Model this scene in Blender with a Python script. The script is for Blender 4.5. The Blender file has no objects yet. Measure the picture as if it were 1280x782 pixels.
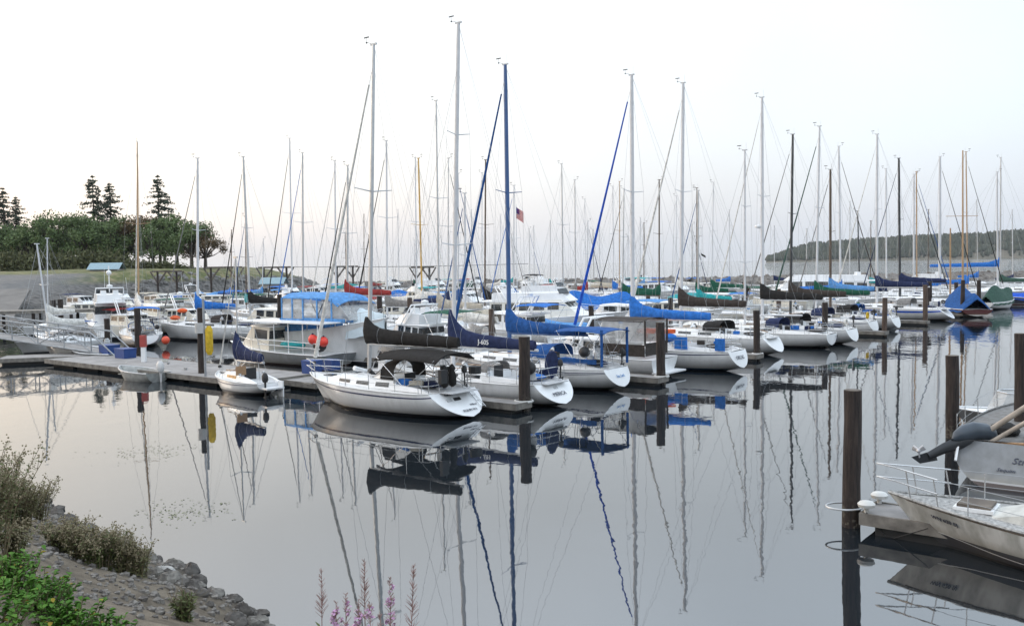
import bpy, bmesh, math, random
from mathutils import Vector, Matrix, noise as mnoise
R = math.radians
HAZE = 0.00005
random.seed(7)

# ------------------------------------------------------------------ camera
F_PX, PW, PH = 1137.0, 1280.0, 782.0
TILT = math.atan(0.0545); ROLL = 0.0148; CAM_H = 6.0
FW = Vector((0, math.cos(TILT), -math.sin(TILT)))
U0 = Vector((0, math.sin(TILT), math.cos(TILT)))
R0 = Vector((1, 0, 0))
RT = R0*math.cos(ROLL) - U0*math.sin(ROLL)
UP = U0*math.cos(ROLL) + R0*math.sin(ROLL)
CAM = Vector((0, 0, CAM_H))
sc = bpy.context.scene
cd = bpy.data.cameras.new('camera'); cam = bpy.data.objects.new('camera', cd)
sc.collection.objects.link(cam)
cd.sensor_width = 36; cd.lens = 36*F_PX/PW; cd.clip_start = 0.1; cd.clip_end = 30000
m = Matrix((RT, UP, -FW)).transposed().to_4x4(); m.translation = CAM
cam.matrix_world = m
sc.camera = cam

# ------------------------------------------------------------------ world and sun
SUN_EL, SUN_AZ = 9.0, -62.0        # low, hazy, off to the left behind the headland
w = bpy.data.worlds.new('World'); sc.world = w; w.use_nodes = True
nt = w.node_tree; nt.nodes.clear()
N = nt.nodes.new; LK = nt.links.new
out = N('ShaderNodeOutputWorld')
sky = N('ShaderNodeTexSky'); sky.sky_type = 'NISHITA'; sky.sun_disc = False
sky.sun_elevation = R(SUN_EL); sky.sun_rotation = R(SUN_AZ); sky.air_density = 1.5; sky.dust_density = 4
b1 = N('ShaderNodeBackground'); b1.inputs[1].default_value = 0.05; LK(sky.outputs[0], b1.inputs[0])
tc = N('ShaderNodeTexCoord'); sep = N('ShaderNodeSeparateXYZ'); LK(tc.outputs['Generated'], sep.inputs[0])
# veil of high thin overcast: warm towards the left, cool towards the right, brighter overhead
rx = N('ShaderNodeMapRange'); rx.inputs[1].default_value = -0.55; rx.inputs[2].default_value = 0.5
LK(sep.outputs[0], rx.inputs[0])
rz = N('ShaderNodeValToRGB'); e = rz.color_ramp.elements
e[0].position = 0.0; e[0].color = (0.0, 0, 0, 1); e[1].position = 1.0; e[1].color = (1, 1, 1, 1)
e2 = e.new(0.12); e2.color = (0.22, 0.22, 0.22, 1); e3 = e.new(0.26); e3.color = (0.34, 0.34, 0.34, 1); e4 = e.new(0.42); e4.color = (0.95, 0.95, 0.95, 1)
LK(sep.outputs[2], rz.inputs[0])
mh = N('ShaderNodeMixRGB'); mh.inputs[1].default_value = (0.84, 0.805, 0.785, 1); mh.inputs[2].default_value = (0.56, 0.61, 0.69, 1)
LK(rx.outputs[0], mh.inputs[0])
mz = N('ShaderNodeMixRGB'); mz.inputs[1].default_value = (1.38, 1.42, 1.50, 1); mz.inputs[2].default_value = (1.10, 1.28, 1.48, 1)
LK(rx.outputs[0], mz.inputs[0])
mm = N('ShaderNodeMixRGB'); LK(rz.outputs[0], mm.inputs[0]); LK(mh.outputs[0], mm.inputs[1]); LK(mz.outputs[0], mm.inputs[2])
cn = N('ShaderNodeTexNoise'); cn.inputs['Scale'].default_value = 3.2; cn.inputs['Detail'].default_value = 4
LK(tc.outputs['Generated'], cn.inputs[0])
cm = N('ShaderNodeMapRange'); cm.inputs[1].default_value = 0.3; cm.inputs[2].default_value = 0.7
cm.inputs[3].default_value = 0.94; cm.inputs[4].default_value = 1.05; LK(cn.outputs[0], cm.inputs[0])
b2 = N('ShaderNodeBackground'); LK(mm.outputs[0], b2.inputs[0])
SKYG = N('ShaderNodeMath'); SKYG.operation = 'MULTIPLY'; SKYG.inputs[1].default_value = 0.90
LK(cm.outputs[0], SKYG.inputs[0]); LK(SKYG.outputs[0], b2.inputs[1])
ad = N('ShaderNodeAddShader'); LK(b1.outputs[0], ad.inputs[0]); LK(b2.outputs[0], ad.inputs[1]); LK(ad.outputs[0], out.inputs[0])

sl = bpy.data.lights.new('sun', 'SUN'); sl.energy = 0.5; sl.angle = R(15); sl.color = (1, 0.9, 0.8)
so = bpy.data.objects.new('sun', sl); sc.collection.objects.link(so)
az, el = R(SUN_AZ), R(SUN_EL+6)
d = Vector((math.sin(az)*math.cos(el), math.cos(az)*math.cos(el), math.sin(el)))
so.rotation_euler = (-d).to_track_quat('-Z', 'Y').to_euler()

vs = sc.view_settings; vs.view_transform = 'Standard'; vs.look = 'None'; vs.gamma = 1; vs.exposure = 0.33
sc.cycles.use_denoising = True
sc.cycles.max_bounces = 6; sc.cycles.diffuse_bounces = 3; sc.cycles.glossy_bounces = 4; sc.cycles.transmission_bounces = 4
sc.cycles.volume_bounces = 0; sc.cycles.caustics_reflective = False; sc.cycles.caustics_refractive = False
sc.cycles.sample_clamp_indirect = 4

# ------------------------------------------------------------------ picture <-> world
def ray(px, py): return FW + RT*((px-640)/F_PX) + UP*((391-py)/F_PX)
def at(px, py, z=0.0):
    d = ray(px, py); return CAM + d*((z-CAM_H)/d.z)
def atd(px, py, Y):
    d = ray(px, py); return CAM + d*(Y/d.y)
def proj(p):
    q = Vector(p)-CAM; k = q.dot(FW); return 640+F_PX*q.dot(RT)/k, 391-F_PX*q.dot(UP)/k
def xat(px, Y, z=1.5):
    x = (px-640)/F_PX*Y
    for _ in range(5): x += (px-proj((x, Y, z))[0])/F_PX*Y
    return x

# ------------------------------------------------------------------ materials
MATS = {}
def mat(name, col, rough=0.5, metal=0.0, var=0.12, scale=3.0, bump=0.0, spec=0.5, col2=None, stretch=None, alpha=None, trans=0, detail=5, coat=0):
    if name in MATS: return MATS[name]
    m = bpy.data.materials.new(name); m.use_nodes = True; t = m.node_tree; b = t.nodes['Principled BSDF']
    b.inputs['Roughness'].default_value = rough; b.inputs['Metallic'].default_value = metal
    b.inputs['Specular IOR Level'].default_value = spec
    if coat: b.inputs['Coat Weight'].default_value = coat
    if trans: b.inputs['Transmission Weight'].default_value = trans
    if alpha is not None: b.inputs['Alpha'].default_value = alpha
    c = t.nodes.new('ShaderNodeTexCoord'); n = t.nodes.new('ShaderNodeTexNoise')
    n.inputs['Scale'].default_value = scale; n.inputs['Detail'].default_value = detail; n.inputs['Roughness'].default_value = 0.6
    if stretch:
        mp = t.nodes.new('ShaderNodeMapping'); mp.inputs['Scale'].default_value = stretch
        t.links.new(c.outputs['Object'], mp.inputs[0]); t.links.new(mp.outputs[0], n.inputs[0])
    else: t.links.new(c.outputs['Object'], n.inputs[0])
    r = t.nodes.new('ShaderNodeValToRGB'); r.color_ramp.elements[0].position = 0.32; r.color_ramp.elements[1].position = 0.68
    if col2 is None:
        a = [max(0, x*(1-var*1.3)) for x in col]; d2 = [min(1, x*(1+var*0.7)) for x in col]
    else: a, d2 = col2, col
    r.color_ramp.elements[0].color = (*a, 1); r.color_ramp.elements[1].color = (*d2, 1)
    t.links.new(n.outputs[0], r.inputs[0]); t.links.new(r.outputs[0], b.inputs['Base Color'])
    if bump:
        bp = t.nodes.new('ShaderNodeBump'); bp.inputs['Strength'].default_value = bump; bp.inputs['Distance'].default_value = 0.05
        t.links.new(n.outputs[0], bp.inputs['Height']); t.links.new(bp.outputs[0], b.inputs['Normal'])
    MATS[name] = m; return m

def hull_mat(name, top, stripe=(0.02, 0.02, 0.03), bottom=(0.03, 0.03, 0.035), z1=0.10, z2=0.17, grime=0.09):
    """gelcoat whose waterline band follows the boat's own height"""
    if name in MATS: return MATS[name]
    m = bpy.data.materials.new(name); m.use_nodes = True; t = m.node_tree; b = t.nodes['Principled BSDF']
    L = t.links.new; c = t.nodes.new('ShaderNodeTexCoord'); s = t.nodes.new('ShaderNodeSeparateXYZ'); L(c.outputs['Object'], s.inputs[0])
    n = t.nodes.new('ShaderNodeTexNoise'); mp = t.nodes.new('ShaderNodeMapping'); mp.inputs['Scale'].default_value = (2.5, 2.5, 0.5)
    L(c.outputs['Object'], mp.inputs[0]); L(mp.outputs[0], n.inputs[0]); n.inputs['Scale'].default_value = 1.6; n.inputs['Detail'].default_value = 6
    r = t.nodes.new('ShaderNodeValToRGB'); r.color_ramp.elements[0].position = 0.35; r.color_ramp.elements[1].position = 0.62
    g = [x*(1-grime) for x in top]; g[2] *= (1-grime*0.1)
    r.color_ramp.elements[0].color = (*g, 1); r.color_ramp.elements[1].color = (*top, 1); L(n.outputs[0], r.inputs[0])
    def gt(v, A, B):
        k = t.nodes.new('ShaderNodeMath'); k.operation = 'GREATER_THAN'; k.inputs[1].default_value = v; L(s.outputs[2], k.inputs[0])
        x = t.nodes.new('ShaderNodeMixRGB'); L(k.outputs[0], x.inputs[0])
        for i, q in ((1, A), (2, B)):
            if isinstance(q, tuple): x.inputs[i].default_value = (*q, 1)
            else: L(q, x.inputs[i])
        return x.outputs[0]
    # waterline scum above the painted stripe, broken up by noise
    sc_ = t.nodes.new('ShaderNodeMapRange'); sc_.inputs[1].default_value = z2+0.02; sc_.inputs[2].default_value = z2+0.20; sc_.inputs[3].default_value = 0.55; sc_.inputs[4].default_value = 0.0; L(s.outputs[2], sc_.inputs[0])
    sm_ = t.nodes.new('ShaderNodeMath'); sm_.operation = 'MULTIPLY'; L(sc_.outputs[0], sm_.inputs[0]); L(n.outputs[0], sm_.inputs[1])
    sx_ = t.nodes.new('ShaderNodeMixRGB'); L(sm_.outputs[0], sx_.inputs[0]); L(r.outputs[0], sx_.inputs[1]); sx_.inputs[2].default_value = (0.22, 0.19, 0.12, 1)
    base = gt(z2, stripe, sx_.outputs[0]); base = gt(z1, bottom, base)
    L(base, b.inputs['Base Color']); b.inputs['Roughness'].default_value = 0.28; b.inputs['Coat Weight'].default_value = 0.15
    MATS[name] = m; return m

WHITE = mat('gelcoat_white', (0.78, 0.79, 0.80), 0.3, var=0.06, scale=1.2)
CREAM = mat('gelcoat_cream', (0.70, 0.66, 0.57), 0.35, var=0.08, scale=1.2)
GREYD = mat('deck_grey', (0.50, 0.51, 0.52), 0.6, var=0.15, scale=8, bump=0.1)
DECK = mat('deck_white', (0.72, 0.72, 0.71), 0.55, var=0.1, scale=4)
ALU = mat('aluminium', (0.46, 0.48, 0.50), 0.38, 0.55, var=0.08)
WMAST = mat('mast_white', (0.60, 0.61, 0.63), 0.4, var=0.06)
BMAST = mat('mast_blue', (0.035, 0.10, 0.26), 0.4, var=0.12)
KMAST = mat('mast_black', (0.035, 0.04, 0.045), 0.45, var=0.2)
BRMAST = mat('mast_brown', (0.10, 0.07, 0.05), 0.5, var=0.2)
WOODM = mat('mast_varnish', (0.42, 0.27, 0.15), 0.4, var=0.15, stretch=(8, 8, 0.6))
YMAST = mat('mast_yellow', (0.55, 0.33, 0.08), 0.4, var=0.1)
MASTS = dict(w=WMAST, a=ALU, b=BMAST, k=KMAST, n=BRMAST, o=WOODM, y=YMAST)
STEEL = mat('stainless', (0.62, 0.63, 0.64), 0.25, 0.8, var=0.05)
WIRE = mat('rigging_wire', (0.32, 0.33, 0.34), 0.4, 0.6, var=0.05)
RUBR = mat('black_rubber', (0.02, 0.02, 0.022), 0.6)
GLASS = mat('dark_glass', (0.025, 0.03, 0.035), 0.08, var=0.3, spec=0.8)
VINYL = mat('clear_vinyl', (0.55, 0.56, 0.56), 0.2, var=0.2, scale=2, alpha=0.45)
CV = {}
for k, c in dict(black=(0.022, 0.021, 0.021), navy=(0.022, 0.032, 0.085), blue=(0.03, 0.16, 0.52), midblue=(0.02, 0.085, 0.27),
                 brown=(0.05, 0.042, 0.038), green=(0.015, 0.085, 0.055), red=(0.26, 0.035, 0.035), white=(0.7, 0.68, 0.64),
                 grey=(0.22, 0.215, 0.21), beige=(0.46, 0.42, 0.35), sky=(0.10, 0.27, 0.56), teal=(0.03, 0.32, 0.34),
                 royal=(0.02, 0.09, 0.50), dgreen=(0.05, 0.10, 0.08), orange=(0.75, 0.13, 0.04), yellow=(0.62, 0.42, 0.04)).items():
    CV[k] = mat('canvas_'+k, c, 0.85, var=0.25, scale=5, bump=0.35, spec=0.2)
CONC = mat('dock_concrete', (0.27, 0.26, 0.255), 0.85, var=0.22, scale=1.3, bump=0.1)
WHALER = mat('dock_timber_edge', (0.20, 0.185, 0.165), 0.85, var=0.35, scale=3, bump=0.3)
PILEM = mat('creosote_pile', (0.050, 0.036, 0.030), 0.85, scale=3.0, bump=0.9, col2=(0.010, 0.007, 0.007), stretch=(5, 5, 0.5))
PILEB = mat('weathered_pile', (0.13, 0.09, 0.07), 0.9, scale=3.0, bump=0.9, col2=(0.05, 0.035, 0.028), stretch=(5, 5, 0.5))
def pile_weather(m):
    t = m.node_tree; b = t.nodes['Principled BSDF']; L = t.links.new; src = b.inputs['Base Color'].links[0].from_socket
    c = t.nodes.new('ShaderNodeTexCoord'); s = t.nodes.new('ShaderNodeSeparateXYZ'); L(c.outputs['Object'], s.inputs[0])
    n = t.nodes.new('ShaderNodeTexNoise'); n.inputs['Scale'].default_value = 9; n.inputs['Detail'].default_value = 6; L(c.outputs['Object'], n.inputs[0])
    def band(z0, z1, v0, v1, col, th):
        r = t.nodes.new('ShaderNodeMapRange'); r.inputs[1].default_value = z0; r.inputs[2].default_value = z1; r.inputs[3].default_value = v0; r.inputs[4].default_value = v1; L(s.outputs[2], r.inputs[0])
        q = t.nodes.new('ShaderNodeMath'); q.operation = 'MULTIPLY'; g = t.nodes.new('ShaderNodeMapRange'); g.inputs[1].default_value = th; g.inputs[2].default_value = th+0.12; L(n.outputs[0], g.inputs[0]); L(g.outputs[0], q.inputs[0]); L(r.outputs[0], q.inputs[1])
        x = t.nodes.new('ShaderNodeMixRGB'); L(q.outputs[0], x.inputs[0]); x.inputs[2].default_value = (*col, 1); return x
    a = band(0.05, 0.75, 0.9, 0.0, (0.16, 0.15, 0.12), 0.52); L(src, a.inputs[1])       # barnacles in the tide band
    d = band(1.2, 4.0, 0.0, 0.35, (0.22, 0.19, 0.17), 0.64); L(a.outputs[0], d.inputs[1])    # bleached and splashed higher up
    L(d.outputs[0], b.inputs['Base Color'])
pile_weather(PILEM); pile_weather(PILEB)
TIMBER = mat('grey_timber', (0.16, 0.135, 0.11), 0.9, scale=2, bump=0.4, col2=(0.06, 0.05, 0.045))
TEAK = mat('teak', (0.36, 0.22, 0.12), 0.6, var=0.25, stretch=(1, 8, 8))
STRIPEN = mat('stripe_navy', (0.02, 0.03, 0.09), 0.35)
INK = mat('lettering_dark', (0.03, 0.035, 0.06), 0.5)
INKW = mat('lettering_white', (0.8, 0.8, 0.8), 0.6)
ROPE = mat('rope', (0.45, 0.43, 0.38), 0.9, var=0.3, scale=30)
GALV = mat('galvanised', (0.33, 0.35, 0.37), 0.5, 0.5, var=0.2)
HWHITE = hull_mat('hull_white', (0.76, 0.765, 0.77))
HWHITEB = hull_mat('hull_white_blue_boot', (0.76, 0.765, 0.77), (0.02, 0.06, 0.14), (0.02, 0.03, 0.05))
HCREAM = hull_mat('hull_cream', (0.66, 0.63, 0.56), (0.08, 0.03, 0.03))
HNAVY = hull_mat('hull_navy', (0.025, 0.035, 0.075), (0.6, 0.6, 0.6), (0.09, 0.02, 0.02))
HDIRTY = hull_mat('hull_weathered', (0.56, 0.57, 0.56), (0.05, 0.05, 0.055), (0.02, 0.02, 0.02), 0.06, 0.30, 0.42)
HGREY = hull_mat('hull_grey', (0.175, 0.185, 0.195), (0.30, 0.30, 0.30), (0.04, 0.025, 0.02), 0.12, 0.16, 0.2)
HRED = hull_mat('hull_maroon', (0.09, 0.02, 0.022), (0.55, 0.53, 0.5), (0.4, 0.38, 0.35), 0.10, 0.3)
HULLS = dict(w=HWHITE, b=HWHITEB, c=HCREAM, n=HNAVY, d=HDIRTY, g=HGREY, r=HRED)

# ------------------------------------------------------------------ mesh helper
class MB:
    def __init__(s): s.v = []; s.f = []
    def add(s, vs, fs):
        o = len(s.v); s.v += [tuple(p) for p in vs]; s.f += [tuple(i+o for i in f) for f in fs]; return s
    def box(s, c, sz, rz=0.0, ry=0.0, taper=1.0):
        M = Matrix.Translation(c) @ Matrix.Rotation(rz, 4, 'Z') @ Matrix.Rotation(ry, 4, 'Y')
        x, y, z = (q/2 for q in sz); b = min(x, y, z)*0.12
        P = [(-x, -y, -z), (x, -y, -z), (x, y, -z), (-x, y, -z), (-x*taper, -y*taper, z), (x*taper, -y*taper, z), (x*taper, y*taper, z), (-x*taper, y*taper, z)]
        return s.add([M @ Vector(p) for p in P], [(0, 3, 2, 1), (4, 5, 6, 7), (0, 1, 5, 4), (1, 2, 6, 5), (2, 3, 7, 6), (3, 0, 4, 7)])
    def tube(s, pts, r, n=6, cap=True, sy=1.0):
        pts = [Vector(p) for p in pts]; k = len(pts)
        rs = list(r) if isinstance(r, (list, tuple)) else [r]*k
        vs = []; fs = []
        pu = None
        for i, p in enumerate(pts):
            t = (pts[min(i+1, k-1)]-pts[max(i-1, 0)])
            t = t.normalized() if t.length > 1e-9 else Vector((0, 0, 1))
            u = pu if pu is not None else (Vector((0, 0, 1)) if abs(t.z) < 0.9 else Vector((1, 0, 0)))
            a = (u - t*u.dot(t)); a = a.normalized() if a.length > 1e-6 else t.orthogonal().normalized()
            pu = a; b = t.cross(a)
            for j in range(n):
                q = 2*math.pi*j/n; vs.append(p + a*math.cos(q)*rs[i] + b*math.sin(q)*rs[i]*sy)
        for i in range(k-1):
            for j in range(n):
                a, b = i*n+j, i*n+(j+1) % n; fs.append((a, b, b+n, a+n))
        if cap: fs += [tuple(range(n-1, -1, -1)), tuple(range((k-1)*n, k*n))]
        return s.add(vs, fs)
    def loft(s, rings, closed=True, cap=True):
        n = len(rings[0]); vs = [p for r in rings for p in r]; fs = []
        for i in range(len(rings)-1):
            for j in range(n if closed else n-1):
                a, b = i*n+j, i*n+(j+1) % n; fs.append((a, b, b+n, a+n))
        if cap and closed: fs += [tuple(range(n-1, -1, -1)), tuple(range((len(rings)-1)*n, len(rings)*n))]
        return s.add(vs, fs)
    def sheet(s, rings, th=0.02):
        """open grid given thickness (second skin pushed down)"""
        n = len(rings[0]); k = len(rings); top = [Vector(p) for r in rings for p in r]; bot = [p-Vector((0, 0, th)) for p in top]
        o = n*k; fs = []
        for i in range(k-1):
            for j in range(n-1):
                a = i*n+j; fs += [(a, a+1, a+n+1, a+n), (o+a, o+a+n, o+a+n+1, o+a+1)]
        for i in range(k-1):
            for j in (0, n-1):
                a = i*n+j; fs.append((a, a+n, o+a+n, o+a))
        for j in range(n-1):
            for i in (0, k-1):
                a = i*n+j; fs.append((a, a+1, o+a+1, o+a))
        return s.add(top+bot, fs)
    def ball(s, c, r, n=8, m_=6, sc_=(1, 1, 1)):
        c = Vector(c); rings = []
        for i in range(m_+1):
            t = math.pi*i/m_; rr = max(math.sin(t), 0.02)
            rings.append([c+Vector((r*sc_[0]*rr*math.cos(2*math.pi*j/n), r*sc_[1]*rr*math.sin(2*math.pi*j/n), -r*sc_[2]*math.cos(t))) for j in range(n)])
        return s.loft(rings)
    def lathe(s, c, prof, n=12):
        c = Vector(c); return s.loft([[c+Vector((r*math.cos(2*math.pi*j/n), r*math.sin(2*math.pi*j/n), z)) for j in range(n)] for r, z in prof])
    def ring(s, c, R_, r, ax='z', n=16, m_=6):
        c = Vector(c); pts = []
        vs = []; fs = []
        for i in range(n):
            a = 2*math.pi*i/n
            for j in range(m_):
                b = 2*math.pi*j/m_; q = R_+r*math.cos(b); h = r*math.sin(b)
                p = {'z': (q*math.cos(a), q*math.sin(a), h), 'x': (h, q*math.cos(a), q*math.sin(a)), 'y': (q*math.cos(a), h, q*math.sin(a))}[ax]
                vs.append(c+Vector(p))
        for i in range(n):
            for j in range(m_):
                a, b = i*m_+j, i*m_+(j+1) % m_; a2, b2 = ((i+1) % n)*m_+j, ((i+1) % n)*m_+(j+1) % m_
                fs.append((a, b, b2, a2))
        return s.add(vs, fs)
    def build(s, name, material, parent=None, smooth=None, loc=None, rz=0):
        me = bpy.data.meshes.new(name); me.from_pydata(s.v, [], s.f); me.update()
        bm_ = bmesh.new(); bm_.from_mesh(me); bmesh.ops.recalc_face_normals(bm_, faces=bm_.faces); bm_.to_mesh(me); bm_.free()
        if smooth is not None:
            me.polygons.foreach_set('use_smooth', [True]*len(me.polygons)); me.set_sharp_from_angle(angle=R(smooth))
        me.materials.append(material)
        o = bpy.data.objects.new(name, me); sc.collection.objects.link(o)
        if parent is not None: o.parent = parent
        if loc is not None: o.location = loc
        if rz: o.rotation_euler.z = rz
        return o

def tag(o, label=None, cat=None, group=None, kind=None):
    for k, v in (('label', label), ('category', cat), ('group', group), ('kind', kind)):
        if v: o[k] = v
    return o
def thing(name, label, cat, loc=(0, 0, 0), rz=0.0, group=None):
    o = bpy.data.objects.new(name, None); o.empty_display_size = 0.3; sc.collection.objects.link(o)
    o.location = loc; o.rotation_euler.z = rz
    return tag(o, label, cat, group)
def copy_tree(o, parent=None):
    c = o.copy(); sc.collection.objects.link(c)
    if parent is not None: c.parent = parent
    for ch in [q for q in KIDS.get(o.name, [])]: copy_tree(ch, c)
    return c
KIDS = {}
def remember(root):
    def kids(o): return [q for q in bpy.data.objects if q.parent == o]
    st = [root]
    while st:
        o = st.pop(); k = kids(o)
        if k: KIDS[o.name] = k; st += k
def text(s, size, material, parent, loc, rightv, upv, ext=0.004, align='CENTER', name='lettering', shear=0.0):
    cu = bpy.data.curves.new(name, 'FONT'); cu.body = s; cu.size = size; cu.extrude = ext; cu.align_x = align; cu.align_y = 'CENTER'; cu.shear = shear
    cu.resolution_u = 3
    t = bpy.data.objects.new(name, cu); sc.collection.objects.link(t)
    dg = bpy.context.evaluated_depsgraph_get(); me = bpy.data.meshes.new_from_object(t.evaluated_get(dg))
    bpy.data.objects.remove(t)
    me.materials.clear(); me.materials.append(material)
    o = bpy.data.objects.new(name, me); sc.collection.objects.link(o); o.parent = parent
    r_ = Vector(rightv).normalized(); u_ = Vector(upv); u_ = (u_-r_*u_.dot(r_)).normalized()
    M = Matrix((r_, u_, r_.cross(u_))).transposed().to_4x4(); M.translation = Vector(loc)
    o.matrix_local = M
    return o
def head(v): return math.atan2(v[1], v[0])
H1 = Vector((-0.787, 0.617, 0)); D1 = Vector((0.636, 0.772, 0))
# ================================================================== setting: water, land, sky-line
def water_material():
    m = bpy.data.materials.new('still_water'); m.use_nodes = True; t = m.node_tree; b = t.nodes['Principled BSDF']; L = t.links.new
    b.inputs['Base Color'].default_value = (0.012, 0.016, 0.020, 1); b.inputs['Roughness'].default_value = 0.02
    b.inputs['IOR'].default_value = 2.7
    c = t.nodes.new('ShaderNodeTexCoord')
    def nz(scale, detail, st):
        mp = t.nodes.new('ShaderNodeMapping'); mp.inputs['Scale'].default_value = st; L(c.outputs['Object'], mp.inputs[0])
        n = t.nodes.new('ShaderNodeTexNoise'); n.inputs['Scale'].default_value = scale; n.inputs['Detail'].default_value = detail
        L(mp.outputs[0], n.inputs[0]); return n
    n1 = nz(0.8, 3, (1, 0.7, 1)); n2 = nz(2.7, 3, (1, 0.6, 1)); patch = nz(0.035, 2, (1, 1, 1))
    mul = t.nodes.new('ShaderNodeMath'); mul.operation = 'MULTIPLY'; mul.inputs[1].default_value = 0.16; L(n2.outputs[0], mul.inputs[0])
    add = t.nodes.new('ShaderNodeMath'); L(n1.outputs[0], add.inputs[0]); L(mul.outputs[0], add.inputs[1])
    # more breeze on the open water to the right and beyond the breakwater
    sp = t.nodes.new('ShaderNodeSeparateXYZ'); L(c.outputs['Object'], sp.inputs[0])
    far = t.nodes.new('ShaderNodeMapRange'); far.inputs[1].default_value = 30; far.inputs[2].default_value = 260
    far.inputs[3].default_value = 0.0; far.inputs[4].default_value = 1.0; L(sp.outputs[1], far.inputs[0])
    pr = t.nodes.new('ShaderNodeMapRange'); pr.inputs[1].default_value = 0.42; pr.inputs[2].default_value = 0.68
    pr.inputs[3].default_value = 0.22; pr.inputs[4].default_value = 1.15; L(patch.outputs[0], pr.inputs[0])
    amp = t.nodes.new('ShaderNodeMath'); amp.operation = 'MULTIPLY_ADD'; amp.inputs[1].default_value = 0.06; L(far.outputs[0], amp.inputs[0])
    am0 = t.nodes.new('ShaderNodeMath'); am0.operation = 'MULTIPLY'; am0.inputs[1].default_value = 0.0085; L(pr.outputs[0], am0.inputs[0]); L(am0.outputs[0], amp.inputs[2])
    bp = t.nodes.new('ShaderNodeBump'); bp.inputs['Strength'].default_value = 1.0
    L(add.outputs[0], bp.inputs['Height']); f2 = t.nodes.new('ShaderNodeMapRange'); f2.inputs[1].default_value = 250; f2.inputs[2].default_value = 340; f2.inputs[3].default_value = 0.0; f2.inputs[4].default_value = 0.30; L(sp.outputs[1], f2.inputs[0])
    a2 = t.nodes.new('ShaderNodeMath'); L(amp.outputs[0], a2.inputs[0]); L(f2.outputs[0], a2.inputs[1]); L(a2.outputs[0], bp.inputs['Distance']); L(bp.outputs[0], b.inputs['Normal'])
    return m
mb = MB(); S_ = 7000
mb.add([(-S_, -200, 0), (S_, -200, 0), (S_, S_, 0), (-S_, S_, 0)], [(0, 1, 2, 3)])
water = tag(mb.build('water', water_material()), kind='structure')
mb = MB(); mb.add([(-S_, -200, -2.6), (S_, -200, -2.6), (S_, S_, -2.6), (-S_, S_, -2.6)], [(0, 1, 2, 3)])
tag(mb.build('seabed', mat('seabed_mud', (0.03, 0.035, 0.035), 0.9)), kind='structure')

# ------- headland on the left: heights from the distance to the shoreline
SHORE = [(-400, 60), (-140, 78), (-84, 92), (-70, 118), (-66, 150), (-70, 176), (-62, 200), (-50, 226), (-46, 240), (-52, 256), (-75, 270), (-150, 290), (-500, 380)]
def sdist(x, y):
    inside = False; dm = 1e9; n = len(SHORE); P = SHORE
    for i in range(n):
        x1, y1 = P[i]; x2, y2 = P[(i+1) % n]
        if (y1 > y) != (y2 > y) and x < (x2-x1)*(y-y1)/(y2-y1)+x1: inside = not inside
        if i < n-1:
            dx, dy = x2-x1, y2-y1; t_ = max(0, min(1, ((x-x1)*dx+(y-y1)*dy)/(dx*dx+dy*dy)))
            dm = min(dm, math.hypot(x-x1-t_*dx, y-y1-t_*dy))
    return dm if inside else -dm
def sm(a, b, x):
    t_ = max(0, min(1, (x-a)/(b-a))); return t_*t_*(3-2*t_)
def land_z(x, y):
    d = sdist(x, y)
    bluff = sm(150, 200, y)                       # the far end stands up as a grassed bluff
    top = 3.4 + 2.6*bluff
    width = 26*(1-bluff)+11*bluff
    top = top*(0.30+0.70*sm(-44, -74, x) if x > -74 else 1.0) if False else top*(1-0.62*sm(-76, -46, x))
    z = -1.5 + (top+1.5)*sm(-3, width, d)
    if d > 0: z += 0.35*(mnoise.noise((x*0.06, y*0.06, 0)))*min(1, d/20)
    if 0 < d < width: z += 0.35*mnoise.noise((x*0.5, y*0.5, 3))
    return z
mb = MB(); vs = []; fs = []
xs = [-420+ i*9 for i in range(23)] + [-213+i*2.6 for i in range(68)]; ys = [56+i*2.4 for i in range(100)]
for y in ys:
    for x in xs: vs.append((x, y, land_z(x, y)))
nx = len(xs)
for j in range(len(ys)-1):
    for i in range(nx-1):
        a = j*nx+i
        if max(vs[a][2], vs[a+1][2], vs[a+nx][2], vs[a+nx+1][2]) > -1.4: fs.append((a, a+1, a+nx+1, a+nx))
mb.add(vs, fs)
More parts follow.
